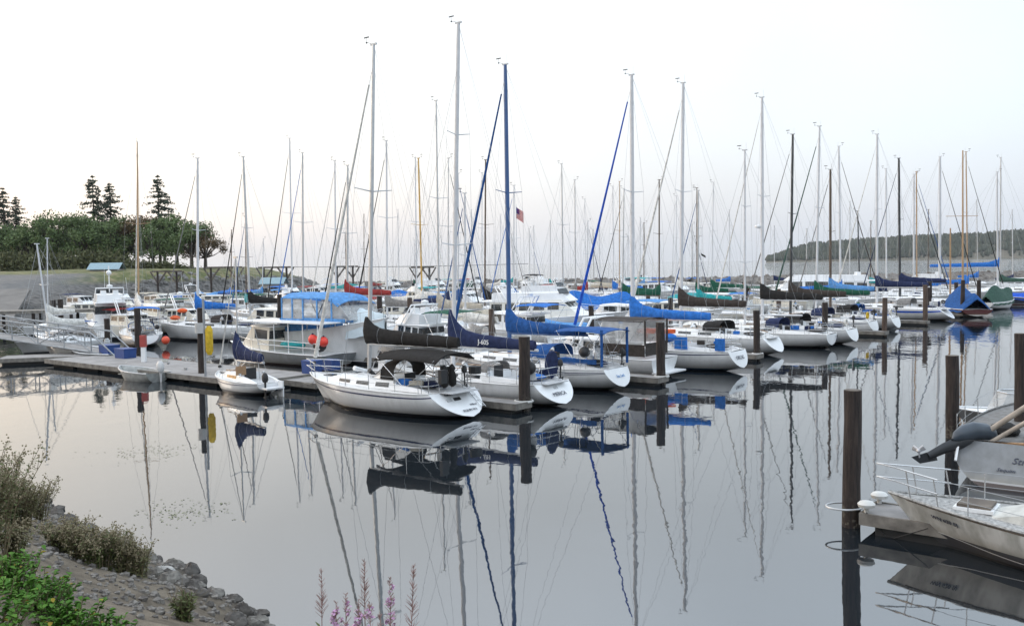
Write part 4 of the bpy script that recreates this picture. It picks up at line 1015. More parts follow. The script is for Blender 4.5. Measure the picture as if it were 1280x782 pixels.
# 5 -------------------------------------------------------------------
t, H, L = sailboat('white sloop with bright blue sail cover and blue cockpit cloths, dark waterline stripe', 791, 789.5, 94, 52.8, H1, 'w', L=11.4, B=3.5, cover='blue', furl='royal', hull='b', det=3,
                   fs=1.12, fb=1.42, rake=0.5, boomz=2.75, boomL=4.9, spread=1, mast_r=0.13, hump=0.9, frac=0.95, furl_r=0.10, mfrac=0.61, stripe='n')
UPT = (H.rake, 0, H.fs); text('ORCAS', 0.3, INK, t, on_tr(H, 0.78, 0.1), RV, UPT)
for x_, s_ in ((-L/2+0.9, 0.55), (-L/2+3.2, 0.75)): MB().box((x_, 1.25, 1.52), (s_, 0.08, 0.65)).build('cockpit_cloth', CV['blue'], t)
MB().ball((-L/2+4.3, 0.7, 1.75), 0.4, 8, 6, (1.5, 1, 0.6)).build('cockpit_cloth', CV['blue'], t, smooth=40)
MB().box((-0.5, 0.4, 2.05), (2.0, 0.9, 0.22)).build('kayak_deck_cargo', CV['orange'], t)
# 6 -------------------------------------------------------------------
t, H, L = sailboat('white sloop with dark brown sail cover, just beyond the bright blue sail cover', 851, 854, 104, 61.0, H1, 'w', L=11.6, cover='brown', furl='white', det=2, rake=0.9,
                   boomz=3.0, mast_r=0.13, spread=1, dod='black', furl_r=0.10, hump=0.75)
# 7..12 ---------------------------------------------------------------
t, H, L = sailboat('white sloop lettered 7 on its flat stern, with a bare boom', 931, 931, 188, 64.5, H1, 'w', L=10.0, cover=None, det=2, rake=0.05, spread=2, mast_r=0.08)
text('7', 0.62, INK, t, on_tr(H, 0.6, -0.8), RV, (0, 0, 1))
sailboat('white sloop with tall white mast carrying a radar dome and a long black sail cover', 953, 952.5, 122, 67.4, H1, 'w', L=11.2, cover='black', furl='white', det=2, radar=True, mast_r=0.125, boomz=3.1, dod='black')
sailboat('white sloop with slim black mast and a dark charcoal sail cover', 988, 991, 168, 75.0, H1, 'k', L=11.3, cover='brown', furl='grey', det=2, mast_r=0.115, boomz=3.0, dod='navy', stripe='n')
sailboat('white sloop with white mast, dark green furled headsail and green sail cover', 1020, 1024.5, 158, 79.0, H1, 'w', L=11.3, cover='green', furl='dgreen', det=2, mast_r=0.10, boomz=2.9, furl_r=0.09)
sailboat('white sloop with grey brown mast and light blue sail cover above the green one', 1038, 1038, 212, 82.5, H1, 'n', L=9.6, cover='sky', furl='grey', det=2, mast_r=0.12, boomz=3.1)
t, H, L = sailboat('large white sloop near the end of the row, rounded scoop stern and blue band', 1096, 1096.5, 168, 89.5, H1, 'w', L=11.8, B=3.9, cover='navy', furl='white', det=2, mast_r=0.125, rake=1.3, stern=0.72, boomz=3.2, stripe='b', dod='grey')

# covered boats at the end of the row
t, H = tarp_boat('maroon hulled boat wrapped in a bright blue tarpaulin behind a pile', 1203, 93, (0.12, 0.99, 0), 8.0, 'midblue', 'r', ridge=2.2, B=3.7)
for px, top, Y_, lb in ((1188, 285, 97, None), (1203.5, 188, 96, None)):
    p = atd(px, top, Y_); b = atd(px, 372, Y_); q = MB().tube([(b.x, b.y, 1.0), (p.x, p.y, p.z)], [0.11, 0.07], 8).build('mast', MASTS['o'], None, smooth=60)
    M = t.matrix_basis.copy(); q.parent = t; q.matrix_parent_inverse = (Matrix.Translation(t.location) @ Matrix.Rotation(t.rotation_euler.z, 4, 'Z')).inverted()
    sp = MB().tube([(p.x-1.7, p.y, p.z*0.6), (p.x+1.7, p.y, p.z*0.6)], 0.03, 5).build('spreader', MASTS['o'], q) if px > 1200 else None
tarp_boat('white boat under a dull green tarpaulin at the far end of the row', 1249, 104, (0.80, 0.6, 0), 6.5, 'dgreen', 'w', ridge=1.9)
tarp_boat('dark navy boat with a light blue cover cut by the right edge of the picture', 1286, 112, (-0.8, .5, 0), 9, 'royal', 'n', ridge=0.7)

# ================================================================== sailboats behind the main walkway and further out
LEFT, RIGHT = H1, -H1
W2 = Vector((-0.9, 0.43, 0))
S = sailboat
S('white sloop with bright blue sail cover on a short boom, left of the leaning mast', 247, 247, 198, 76, (-0.97, 0.25, 0), 'w', L=9.4, cover='blue', furl='grey', det=2, hull='w', mast_r=0.115, boomz=2.6, spread=1, fs=1.1, fb=1.5, boomL=3.7, nwin=2)
S('white sloop with left leaning mast above a near black cover, before the bluff', 313, 304, 196, 84, (-0.95, 0.3, 0), 'a', L=9.0, cover='black', furl='black', mast_r=0.12, boomz=2.7, boomL=4.2)
S('pale sloop with slim white mast, left one of two masts above the shed', 365.5, 362, 173, 98, LEFT, 'w', cover='navy', furl='black', mast_r=0.11)
S('sloop with grey mast and long bright blue furled headsail leaning left', 379, 378, 191, 92, LEFT, 'a', cover='blue', furl='blue', mast_r=0.12)
S('sloop with thin white mast and navy cover, left of the red sail cover', 420, 418.5, 201, 84, LEFT, 'w', cover='navy', furl='white', mast_r=0.09)
S('sloop with a red sail cover on its boom, behind the blue canopied cruiser', 434, 434.5, 207, 76, LEFT, 'a', L=9.3, cover='red', furl='black', mast_r=0.11, boomz=3.6, boomL=5.2, fs=1.1, fb=1.5)
S('sloop with white mast and dark furled headsail crossing behind the nearest mast', 484, 483, 176, 82, LEFT, 'w', cover='grey', furl='black', mast_r=0.10)
S('ketch with the only yellow mast in the marina', 528, 523, 198, 92, RIGHT, 'y', cover='white', furl='white', mast_r=0.10, hull='c')
S('sloop with slim white mast just touching the yellow one on its left', 521, 519, 197, 105, LEFT, 'w', cover='white', mast_r=0.09)
S('white sloop with tall thin grey mast between the yellow mast and the tallest white mast', 549, 545, 126, 74, LEFT, 'a', L=10.4, cover='beige', furl=None, mast_r=0.085, boomz=2.5, boomL=4.6)
S('small white sloop with blue band along its hull, left of the J-605 cover', 560, 560.5, 198, 86, RIGHT, 'a', cover='navy', mast_r=0.06, stripe='b', furl='black')
S('sloop with dark blue furled headsail leaning right behind the tallest mast', 573, 572.5, 217, 96, RIGHT, 'w', cover='midblue', furl='midblue', mast_r=0.09)
S('sloop with dark brown mast above a dark boom cover, left of the blue mast', 606, 607, 200, 96, LEFT, 'n', cover='black', furl=None, mast_r=0.10)
S('sloop with thin pale mast right beside the dark brown mast', 602.5, 602.5, 216, 118, LEFT, 'w', cover='grey', mast_r=0.07)
S('sloop with white mast next to the striped flag right of the blue mast', 642, 642.5, 232, 100, LEFT, 'w', cover='blue', furl='blue', mast_r=0.08)
S('sloop with slender grey mast standing alone between the flag and the blue headsail', 704, 702, 205, 104, LEFT, 'a', cover='white', mast_r=0.09)
S('sloop with grey mast second right of the flag, in front of the breakwater', 719.5, 718.5, 225, 112, RIGHT, 'a', cover='grey', mast_r=0.08)
S('distant sloop with faint white mast third right of the flag', 732, 731, 249, 140, LEFT, 'w', cover='white', mast_r=0.06)
S('distant sloop with faint white mast left of the tan mast', 767, 766, 233, 125, LEFT, 'w', cover='blue', mast_r=0.07)
S('distant sloop with a tan mast left of the tall white one', 774.5, 774.5, 227, 132, RIGHT, 'o', cover='beige', mast_r=0.07)
S('sloop with grey mast and white round reflector close left of the tall white mast', 778.5, 780, 236, 115, LEFT, 'a', cover='green', mast_r=0.08, furl='black')
S('sloop with slim dark brown mast right of the bright blue sail cover', 824, 824, 225, 102, RIGHT, 'n', cover='green', furl=None, mast_r=0.09)
S('distant sloop with a pale thin mast behind the tall mast right of the brown one', 845, 845.5, 245, 140, LEFT, 'w', cover='white', mast_r=0.06)
S('sloop with reddish brown mast above a green boat cover', 871, 871, 235, 112, LEFT, 'n', cover='green', mast_r=0.065, furl=None)
S('distant sloop with cream mast and radar reflector, right of the reddish brown mast', 889.5, 892, 228, 125, LEFT, 'w', cover='green', mast_r=0.07)
S('sloop with white mast and dark red furled headsail leaning right over the far shore', 1051, 1048.5, 183, 105, RIGHT, 'w', cover='blue', furl='brown', mast_r=0.12)
S('sloop with short black mast between the leaning stays right of centre', 1075, 1072, 264, 112, LEFT, 'k', cover='navy', mast_r=0.09)
S('sloop with a white mast just left of the black one on the right', 1108, 1107.5, 211, 118, LEFT, 'w', cover='grey', mast_r=0.10)
S('sloop with thick black mast and navy sail cover, right of centre', 1125, 1123.5, 198, 104, LEFT, 'k', cover='navy', furl='navy', mast_r=0.14, boomz=3.2)
S('sloop with white mast and dark furled headsail leaning right, above the navy cover', 1142, 1142.5, 218, 112, RIGHT, 'w', cover='white', furl='black', mast_r=0.11)
S('sloop with tan mast hidden partly behind the mast left of it', 1146, 1145.5, 215, 126, RIGHT, 'o', cover='beige', furl='midblue', mast_r=0.09)
S('white sloop with thick white mast and several dark furled stays leaning right', 1174.5, 1175, 196, 116, RIGHT, 'w', cover='blue', furl='black', mast_r=0.16)
S('sloop with slim tan mast behind the blue tarpaulin boat', 1209.5, 1207.5, 190, 122, RIGHT, 'o', cover='blue', furl='black', mast_r=0.08)
S('sloop with white mast left of the last grey mast on the right', 1247, 1246.5, 215, 122, RIGHT, 'w', cover='blue', mast_r=0.11, boomL=8.5, boomz=4.6)
S('sloop with grey mast, last one before the right edge', 1250.5, 1251, 197, 130, LEFT, 'a', cover='dgreen', mast_r=0.09)
rr = random.Random(11)
for k, (xd, yt) in enumerate([(455, 268), (498, 262), (590, 262), (625, 268), (668, 282), (688, 276), (750, 280), (800, 272), (912, 262), (968, 282), (1008, 286), (1062, 252), (1088, 276), (1160, 262), (1222, 250), (1266, 262)]):
    S('distant moored sailboat with a short thin mast among the far rows', xd, xd+rr.uniform(-1, 1), yt, rr.uniform(140, 175), LEFT if rr.random() < 0.6 else RIGHT, rr.choice('wwan'), L=rr.uniform(6.5, 8.5),
      cover=rr.choice(['blue', 'navy', 'grey', 'green', 'white', 'teal']), group='small sailboats in the far rows', mast_r=0.075, wind=False)

# left side sailboats ---------------------------------------------------
t, H, L = sailboat('white sailboat with tall tan mast, loose white sail and small blue bimini', 173.5, 171.5, 178, 74, (-0.45, 0.89, 0), 'o', L=9.2, cover='white', furl='white', det=2, bim=None, mast_r=0.09, boomz=2.9, spread=1, rake=0.2, hump=0.6)
bimini(t, -L/2+0.3, -L/2+2.6, 2.3, 3.1, CV['blue'], 1.1); wheel(t, -L/2+1.4, 1.5, 0.4)
ball_fender('orange round fender on the stern of the boat with the small blue bimini', 207, 425, 69, 0.3, mat('buoy_orange', (0.75, 0.09, 0.04), 0.45))
t, H, L = sailboat('tiny white pocket sailboat with navy boom cover and black outboard beside the dock', 297, 294.5, 322, 44.3, (-0.68, 0.73, 0), 'a', L=5.3, B=2.0, cover='navy', det=3, fs=0.62, fb=0.78, rake=0.05, boomz=1.55, boomL=2.5,
                   mast_r=0.055, hump=0.75, mfrac=0.60, stripe='n', rail=False, cabh=0.36, wind=False, furl='white', furl_r=0.04, ovb=0.4, nwin=1, frac=0.98)
outboard(t, -L/2-0.12, 0.72, RUBR, 1.0, y=0.35)
MB().box((-L/2-0.28, 0.0, 0.42), (0.5, 0.9, 0.08)).build('transom_bracket', WHITE, t); MB().box((-L/2-0.30, -0.4, 0.35), (0.45, 0.06, 0.75)).build('rudder', WHITE, t)
o = MB(); o.box((-L/2+1.75, 0.55, 1.12), (0.05, 0.5, 0.42)); o.build('companion_frame', TEAK, t)
# masts of the two boats at far left
S('small white sailboat with bare mast beside the gangway, yellow locker on deck', 62, 46, 305, 66, (-0.6, -0.8, 0), 'w', L=6.5, cover='white', mast_r=0.07, rail=True, wind=False, hump=0.5)
S('small sailboat with pale mast behind the blue hooded launch', 59.5, 59, 298, 84, (-0.6, -0.8, 0), 'w', L=6.4, cover='white', mast_r=0.06, wind=False, hump=0.5)
# ================================================================== motor boats and dock gear
t, H = motorboat('big white motor cruiser with a light blue framed canopy and windows of clear plastic', 417, 57, (0.80, -0.60, 0), 9.4, B=3.6, fs=1.9, fb=2.85, house=None, det=2, rail=True)
# canopy: blue roof, blue skirts, clear panels between posts
zf = 2.15; zt = 4.35
rings = []
for u in range(9):
    x = -2.9+u*0.64; row = []
    for j in range(9):
        v = -1+j/4; row.append((x, v*1.62, zt-0.30*abs(v)**3-0.45*max(0, (u-6)/2)**2+0.02*math.sin(u*3+j)))
    rings.append(row)
cp = MB().sheet(rings, 0.05).build('canopy_roof', CV['sky'], t, smooth=60)
for sd in (1, -1):
    MB().sheet([[(-2.85, sd*1.60, zt-0.3), (-3.1, sd*1.66, 1.8)], [(-1.4, sd*1.6, zt-0.3), (-1.4, sd*1.66, 1.75)]], 0.02).build('canopy_curtain', VINYL, t)
    MB().sheet([[(-1.4, sd*1.60, zt-0.3), (-1.4, sd*1.66, 2.5)], [(2.2, sd*1.5, zt-0.6), (2.9, sd*1.3, 2.75)]], 0.02).build('canopy_window', VINYL, t)
sk = MB()
for sd in (1, -1):
    sk.box((-2.0, sd*1.64, 2.3), (2.2, 0.05, 0.9)); sk.box((0.9, sd*1.60, 2.72), (3.8, 0.05, 0.22))
    for x in (-2.9, -1.9, -0.9, 0.4, 1.7): sk.box((x, sd*1.63, 3.25), (0.10, 0.05, 1.6))
sk.box((-3.0, 0, 2.3), (0.05, 3.2, 1.0)); sk.box((2.6, 0, 2.7), (0.06, 2.5, 0.2)); sk.build('canopy_skirt', CV['sky'], t)
MB().sheet([[(2.1, y, zt-0.75) for y in (-1.4, -.5, .5, 1.4)], [(2.9, y, 2.75) for y in (-1.3, -.5, .5, 1.3)]], 0.02).build('canopy_window', VINYL, t)
cs = MB()
for sd in (1, -1):
    for x in (-2.4, -0.4): cs.tube([(x, sd*1.5, 4.0), (x+0.9, sd*1.5, 2.7)], 0.025, 5); cs.tube([(x+1.4, sd*1.5, 4.0), (x+0.5, sd*1.5, 2.7)], 0.025, 5)
cs.build('canopy_frame', RUBR, t)
rg = []
for i in range(9):
    u = i/8; tt = 0.76+0.23*u; p = H.deck(tt); w_ = max(p.y*1.05, 0.10); top = p.z+1.0-0.75*u; row = []
    for j in range(13):
        v = -1+j/6; k = abs(v); zz = top+(p.z-0.1-top)*min(1, k*1.25)**1.3 if k < 0.8 else p.z-0.1-(k-0.8)*3.6
        row.append(Vector((p.x, v*w_*(1.0 if k < .8 else 0.98), zz+0.03*math.sin(u*17+v*6))))
    rg.append(row)
MB().sheet(rg, 0.02).build('foredeck_cover', mat('canvas_pale_blue', (0.56, 0.65, 0.70), 0.8, var=0.08), t, smooth=70)
# open fishing boat with flat roof on posts
t, H = motorboat('grey workboat with a flat white awning on posts, moored along the approach dock', 352, 57.0, (-0.81, 0.59, 0), 10.2, B=3.0, fs=0.75, fb=1.15, hull='g', house=(0.50, 0.70, 1.45, 0.85), nwin=1, det=2, swim=False, rail=True, cab=CREAM)
aw = MB(); aw.box((-1.3, 0, 2.62), (7.6, 2.8, 0.07)); aw.build('awning', WHITE, t)
po = MB()
for x in (-4.8, -3.5, -2.2, -0.9): 
    for sd in (1, -1): MB().tube([(x, sd*1.3, 0.7), (x, sd*1.3, 2.6)], 0.03, 6).build('awning_post', WHITE, t)
rl = MB()
for sd in (1, -1):
    for z in (1.15, 1.45): rl.tube([(-5.0, sd*1.35, z), (0.6, sd*1.38, z+0.1)], 0.03, 5)
rl.build('side_rail', WHITE, t)
MB().ball((-1.9, 0.7, 1.25), 0.5, 10, 6, (2.2, 0.9, 0.5)).build('net_heap', CV['teal'], t, smooth=40)
MB().ball((-4.3, 0.7, 1.3), 0.45, 9, 6, (1.0, 0.9, 0.9)).build('engine_cover', RUBR, t, smooth=40)
MB().box((0.4, 0.5, 1.2), (0.3, 0.4, 0.9)).build('hatch_cover', CV['yellow'], t)
OR = mat('buoy_red_orange', (0.80, 0.06, 0.04), 0.45)
for px, py, lb in ((391, 424, 'left one of the three red orange buoys hanging under the awning'), (397.5, 426, 'middle one of the three red orange buoys hanging under the awning'), (404.5, 427, 'right one of the three red orange buoys hanging under the awning')):
    ball_fender(lb, px, py, 53.4, 0.28, OR, 'buoys under the awning')
# white cabin boat left, bright orange gear
for px, py, Y, lb in ((228, 388, 77, 'orange bundle lying on the foredeck of the white sloop with the blue cover'), (219, 397, 77, 'smaller orange bundle at the bow of the white sloop with the blue cover')):
    p = atd(px, py, Y); tag(MB().ball((0, 0, 0), 0.32, 9, 6, (1.4, 1, 0.6)).build('gear_bundle', CV['orange'], loc=p, smooth=40), lb, 'bundle')
# launch facing away at left
t, H = motorboat('white motor launch with flybridge and radar mast, seen from astern at the left', 136, 82, (-0.47, 0.88, 0), 9.5, B=3.5, fs=1.2, fb=1.7, house=(0.18, 0.66, 1.9, 1.0), fly=True, arch=True, nwin=4, det=2)
lp = MB(); lp.tube([(-2.2, 0, 4.0), (-2.2, 0, 6.3)], 0.05, 6); lp.ball((-2.2, 0, 5.7), 0.22, 8, 6); lp.build('signal_mast', WHITE, t, smooth=50)
t, H = motorboat('small white runabout with a blue hood beside the gangway', 76, 70, (-0.85, 0.5, 0), 6.8, B=2.5, fs=0.7, fb=1.1, house=(0.45, 0.62, 0.5, 0.9), nwin=1, canopy=(0.05, 0.5, 2.2, 'midblue'), det=2)
t, H = motorboat('white day boat with outboard and canvas top below the gangway', 92, 63, (-0.9, 0.35, 0), 5.6, B=2.1, fs=0.6, fb=0.9, house=None, det=2, swim=False); outboard(t, -2.9, 0.75, mat('cowl_pale', (0.5, 0.52, 0.54), 0.4), 1.3)
t, H = motorboat('grey inflatable style tender tied at the landing float', 116, 60.0, (-0.9, 0.35, 0), 4.0, B=1.7, fs=0.5, fb=0.7, hull='g', house=None, det=2, swim=False, rail=False, name='tender')
motorboat('white cruiser moored behind the boat with the small blue bimini', 165, 83, (-0.5, 0.85, 0), 7.5, fs=1.0, fb=1.3, house=(0.2, 0.6, 1.0, 1.0))
# flybridge yacht in the centre
t, H = motorboat('large white flybridge yacht in the centre with a row of slanted side windows', 690, 76, (0.90, -0.43, 0), 13.4, B=4.1, fs=1.35, fb=2.0, house=(0.12, 0.62, 1.45, 1.0), fly=True, arch=True, nwin=5, det=2, cab=mat('gelcoat_warm', (0.76, 0.74, 0.68), 0.3, var=0.05))
t, H = motorboat('white motor yacht with black folded flybridge canvas behind the central yacht', 694, 104, (0.9, -0.4, 0), 11, fs=1.3, fb=1.8, house=(0.15, 0.6, 1.4, 1.0), fly='black', arch=True)
t, H = motorboat('biggest white motor yacht with high superstructure, behind the black masts on the right', 1006, 112, (-0.98, 0.2, 0), 17, B=4.8, fs=1.6, fb=2.5, house=(0.08, 0.62, 1.7, 1.0), fly=True, arch=False, nwin=6, det=2)
motorboat('cream cabin cruiser between the brown mast and the green covers', 846, 84, (0.95, -0.3, 0), 8.5, fs=1.1, fb=1.6, house=(0.25, 0.62, 1.1, 1.0), nwin=3, cab=CREAM)
motorboat('white cabin cruiser behind the dark sail cover at the foot of the leaning mast', 340, 78, (-0.9, 0.4, 0), 9.0, fs=1.2, fb=1.7, house=(0.25, 0.62, 1.2, 1.0), nwin=3, cab=CREAM)
motorboat('white cruiser with maroon canvas frames behind the nearest mast', 500, 84, (0.9, -0.4, 0), 9.0, fs=1.2, fb=1.7, house=(0.2, 0.6, 1.1, 1.0), canopy=(0.02, 0.3, 3.1, 'red'), cab=CREAM)
motorboat('white launch with blue dodger behind the red sail cover', 470, 118, (0.9, -0.4, 0), 8.0, fs=1.2, fb=1.7, house=(0.2, 0.6, 1.1, 1.0), canopy=(0.02, 0.3, 3.3, 'blue'))
motorboat('white cruiser with red stripe canvas under the dark green cover', 905, 98, (-0.9, 0.4, 0), 9.5, fs=1.2, fb=1.6, house=(0.2, 0.6, 1.2, 1.0), canopy=(0.0, 0.3, 3.2, 'green'))
motorboat('white cruiser moored near the breakwater behind the yellow mast', 545, 150, (0.9, -0.4, 0), 10, fs=1.3, fb=1.8, house=(0.2, 0.6, 1.4, 1.0), fly=True)
motorboat('white cruiser near the breakwater right of the striped flag', 662, 150, (-0.9, 0.4, 0), 10, fs=1.3, fb=1.8, house=(0.2, 0.6, 1.4, 1.0), fly=True)
motorboat('white cruiser with teal canvas near the breakwater', 822, 138, (0.9, -0.4, 0), 10, fs=1.3, fb=1.8, house=(0.2, 0.6, 1.3, 1.0), canopy=(0.0, 0.35, 3.6, 'teal'))
motorboat('white cruiser close to the breakwater below the wooded hill', 1150, 140, (-0.9, 0.4, 0), 11, fs=1.3, fb=1.8, house=(0.2, 0.6, 1.4, 1.0), fly=True)
motorboat('white cruiser at the far right in front of the breakwater', 1264, 135, (-0.9, 0.3, 0), 11, fs=1.3, fb=1.8, house=(0.2, 0.6, 1.4, 1.0))
tarp_boat('boat under a big grey tarpaulin left of the blue mast, near the breakwater', 606, 122, (0.97, -0.2, 0), 10.5, 'grey', 'w', ridge=1.5)
tarp_boat('boat under a pale beige cover beside the thick weathered pile', 592, 84, (0.93, -0.35, 0), 8.5, 'beige', 'w', ridge=0.9)
tarp_boat('boat under a blue tarpaulin behind the flybridge yacht', 742, 100, (-0.9, 0.3, 0), 9.5, 'blue', 'n', ridge=2.0)
tarp_boat('long boat under a grey cover behind the small hull with a blue band', 545, 98, (0.96, -0.26, 0), 10.5, 'grey', 'w', ridge=0.9)
tarp_boat('boat under a dull green cover right of the tall white mast', 825, 96, (0.95, -0.3, 0), 9.0, 'dgreen', 'w', ridge=0.6)
tarp_boat('boat under a teal cover in front of the breakwater', 885, 122, (0.97, -0.2, 0), 11, 'teal', 'w', ridge=0.9)
tarp_boat('boat with a crisp white cover over a varnished rail, above the brown sail cover', 902, 72, (0.9, -0.42, 0), 6.0, 'white', 'c', ridge=0.55, drape=-0.1)
tarp_boat('boat under a small blue cover left of the yellow mast', 500, 132, (0.9, -0.4, 0), 7, 'blue', 'w', ridge=1.6)
tarp_boat('boat under a dark navy cover below the green tarpaulin', 1105, 118, (0.9, -0.4, 0), 9, 'navy', 'w', ridge=0.7)
tarp_boat('boat under a green cover left of the short pile among the sterns', 1070, 84, (0.5, 0.85, 0), 6, 'green', 'w', ridge=1.0)

for k, (px, Y, L_, lb) in enumerate([(205, 118, 8, 'white cabin boat moored below the rocky bank, left of the racing shells'), (262, 128, 9, 'white cruiser moored below the racing shells'), (300, 112, 7.5, 'small cabin cruiser moored behind the leaning mast'),
                                   (100, 104, 7, 'small white cabin boat near the timber pier'), (178, 100, 7.5, 'white cabin boat behind the tall tan mast'), (322, 132, 8.5, 'white cabin cruiser moored in front of the small grey shed')]):
    motorboat(lb, px, Y, (-0.95, 0.25*(-1)**k, 0), L_, fs=1.0, fb=1.4, house=(0.22, 0.6, 1.1, 1.0), nwin=3, canopy=(0.0, 0.28, 2.8, ['navy', 'blue', 'green', 'white', 'grey', 'sky'][k]), cab=CREAM if k % 2 else None)
# boats filling the middle and far rows where no other boat lies yet
rr = random.Random(77)
def free(p, r_):
    for lb, x_, y_, l_ in ALLB:
        if math.hypot(p.x-x_, p.y-y_) < r_+0.14*l_: return False
    return True
cols3 = ['navy', 'blue', 'grey', 'white', 'green', 'black', 'beige', 'teal', 'sky', 'red']
nfill = 0
for hoff, d0, d1, stp, flip in ((7.2, 9, 86, 4.9, 1), (38.5, 12, 118, 5.2, -1), (53.5, 12, 124, 5.4, 1), (84, 30, 130, 5.6, -1), (99, 40, 130, 6, 1)):
    dd = d0
    while dd < d1:
        p = C0+D1*dd+H1*hoff; dd += stp
        if not free(p, 2.6) or p.y > 205: continue
        px, py = proj((p.x, p.y, 1.0)); c = rr.choice(cols3); k = rr.random(); hdv = H1 if flip*rr.random() > -0.3*flip and flip > 0 else -H1
        near = p.y < 90
        if k < 0.50:
            motorboat('white cabin boat with %s canvas, tied up in the packed middle and far rows' % c, px, p.y, hdv, rr.uniform(7.0, 9.8), fs=rr.uniform(.9, 1.3), fb=rr.uniform(1.3, 1.8), hull=rr.choice('wwwcbn'), house=(rr.uniform(.2, .34), rr.uniform(.55, .66), rr.uniform(.8, 1.4), 1.0),
                      fly=rr.choice([None, None, True]), canopy=(0.0, rr.uniform(.22, .36), rr.uniform(2.6, 3.2), c), arch=rr.random() < .3, nwin=rr.choice([2, 3, 4]), group='%s canvas cabin boats in the packed rows' % c, cab=rr.choice([None, CREAM, None]), det=2 if near else 1)
        elif k < 0.85:
            yt = py-rr.uniform(9.5, 13)/p.y*F_PX*0.98
            sailboat('sailboat with %s boom cover, tied up in the packed middle and far rows' % c, px, px+rr.uniform(-2, 2), yt, p.y, hdv, rr.choice('waawwn'), cover=c, furl=rr.choice([None, 'black', 'white', 'navy', 'midblue']), mast_r=rr.uniform(.07, .10),
                     group='%s covered sailboats in the packed rows' % c, dod=rr.choice([None, c, 'navy', 'grey']), stripe=rr.choice(['', 'n', 'b', 'r', 'd']), hull=rr.choice('wwwcb'), det=1, spread=rr.choice([1, 1, 2]))
        else: tarp_boat('boat under a %s cover, tied up in the packed middle and far rows' % c, px, p.y, hdv, rr.uniform(6.5, 9), c, rr.choice('wwnc'), ridge=rr.uniform(.5, 1.3), group='%s covered boats in the packed rows' % c)
        nfill += 1
print('filled', nfill)

# open aluminium skiff
hd = Vector((-0.80, 0.60, 0)); p = at(174, 474)
sk_ = thing('skiff', 'open grey aluminium skiff with a pale outboard, tied at the corner of the dock', 'skiff', (p.x, p.y, 0), head(hd))
H = Hull(3.7, 1.6, 0.48, 0.66, -0.05, 0.5, stern=0.9, zst=-0.1, vee=0.6)
NT = 14; rings = []; inn = []
for i in range(NT+1):
    tt = i/NT; r = [H.pt(tt, 1-j/6, 1) for j in range(6)]+[H.pt(tt, 0)]+[H.pt(tt, (j+1)/6, -1) for j in range(6)]; r[6].y = 0; rings.append(r)
    inn.append([Vector((q.x*0.97, q.y*0.94, max(q.z, -0.28)+0.03*(1 if q.z < H.sheer(tt)-.01 else 0))) for q in r])
SKM = mat('skiff_aluminium', (0.36, 0.37, 0.36), 0.55, 0.2, var=0.25, scale=3)
MB().loft(rings, closed=False).build('hull', SKM, sk_, smooth=40); MB().loft(inn, closed=False).build('inner_shell', SKM, sk_, smooth=40)
MB().loft([rings[0], inn[0]], closed=False).add(rings[0], [tuple(range(13))]).build('transom', SKM, sk_)
g = MB()
for sd in (1, -1): g.tube([H.pt(i/NT, 1, sd) for i in range(NT+1)], 0.035, 5)
g.build('gunwale', ALU, sk_, smooth=60)
for x in (-1.3, 0.0, 1.1): MB().box((x, 0, 0.28), (0.28, H.half(H.tx(x))*1.85, 0.04)).build('thwart', SKM, sk_)
outboard(sk_, -1.95, 0.55, mat('cowl_white', (0.6, 0.6, 0.6), 0.35), 1.35)

# things on the docks
def box_thing(name, cat, label, px, py, zt, sz, m_, lid=None, group=None, rz=head(H1)):
    p = at(px, py, zt); t = thing(name, label, cat, (p.x, p.y, zt), rz, group)
    MB().box((0, 0, sz[2]/2), sz, taper=1.06).build('body', m_, t)
    MB().box((0, 0, sz[2]+0.03), (sz[0]*1.1, sz[1]*1.1, 0.06)).build('lid' if lid else 'rim', lid or m_, t)
    return t
BLUEP = mat('blue_plastic', (0.02, 0.06, 0.22), 0.5)
box_thing('storage_tote', 'tote', 'left one of the two deep blue plastic totes on the dock', 137, 443, 0.42, (1.1, 0.8, 0.6), BLUEP)
box_thing('storage_tote', 'tote', 'right one of the two deep blue plastic totes, next to the dark pile', 157, 447, 0.42, (1.1, 0.8, 0.55), BLUEP)
box_thing('storage_tote', 'tote', 'blue plastic tote standing on the dock near the nearest bow', 390, 466, 0.42, (0.75, 0.7, 0.62), BLUEP)
box_thing('storage_tote', 'tote', 'second smaller blue tote behind the one near the nearest bow', 413, 462, 0.42, (0.9, 0.6, 0.5), BLUEP)
p = at(180, 452, 0.42); t = thing('power_pedestal', 'faded red power post beside the dark pile near the skiff', 'power post', (p.x, p.y, 0.42))
MB().box((0, 0, 0.5), (0.24, 0.24, 1.0)).build('post', WHITE, t); MB().box((0, 0, 1.25), (0.32, 0.3, 0.7)).build('red_box', mat('faded_red', (0.36, 0.06, 0.05), 0.6), t)
p = at(263, 470, 0.42); t = thing('yellow_fender', 'upright yellow padded fender on a grey post by the dock edge', 'fender', (p.x, p.y, 0.42))
MB().tube([(-0.25, 0, 0), (-0.25, 0, 4.0)], 0.06, 8).build('post', GALV, t); MB().tube([(0, 0, 1.1), (0, 0, 1.3), (0, 0, 2.4), (0, 0, 2.6)], [0.1, 0.19, 0.19, 0.1], 12).build('pad', CV['yellow'], t, smooth=50)
p = at(251, 476); o = MB().tube([(0, 0, 2.55), (0, 0, 3.1)], 0.245, 14).build('reflective_band', mat('band_pale', (0.5, 0.5, 0.5), 0.6), loc=(p.x, p.y, 0))
for q in bpy.data.objects:
    if q.get('label', '').startswith('dark pile with a pale band'): o.parent = q; o.location = (0, 0, 0)
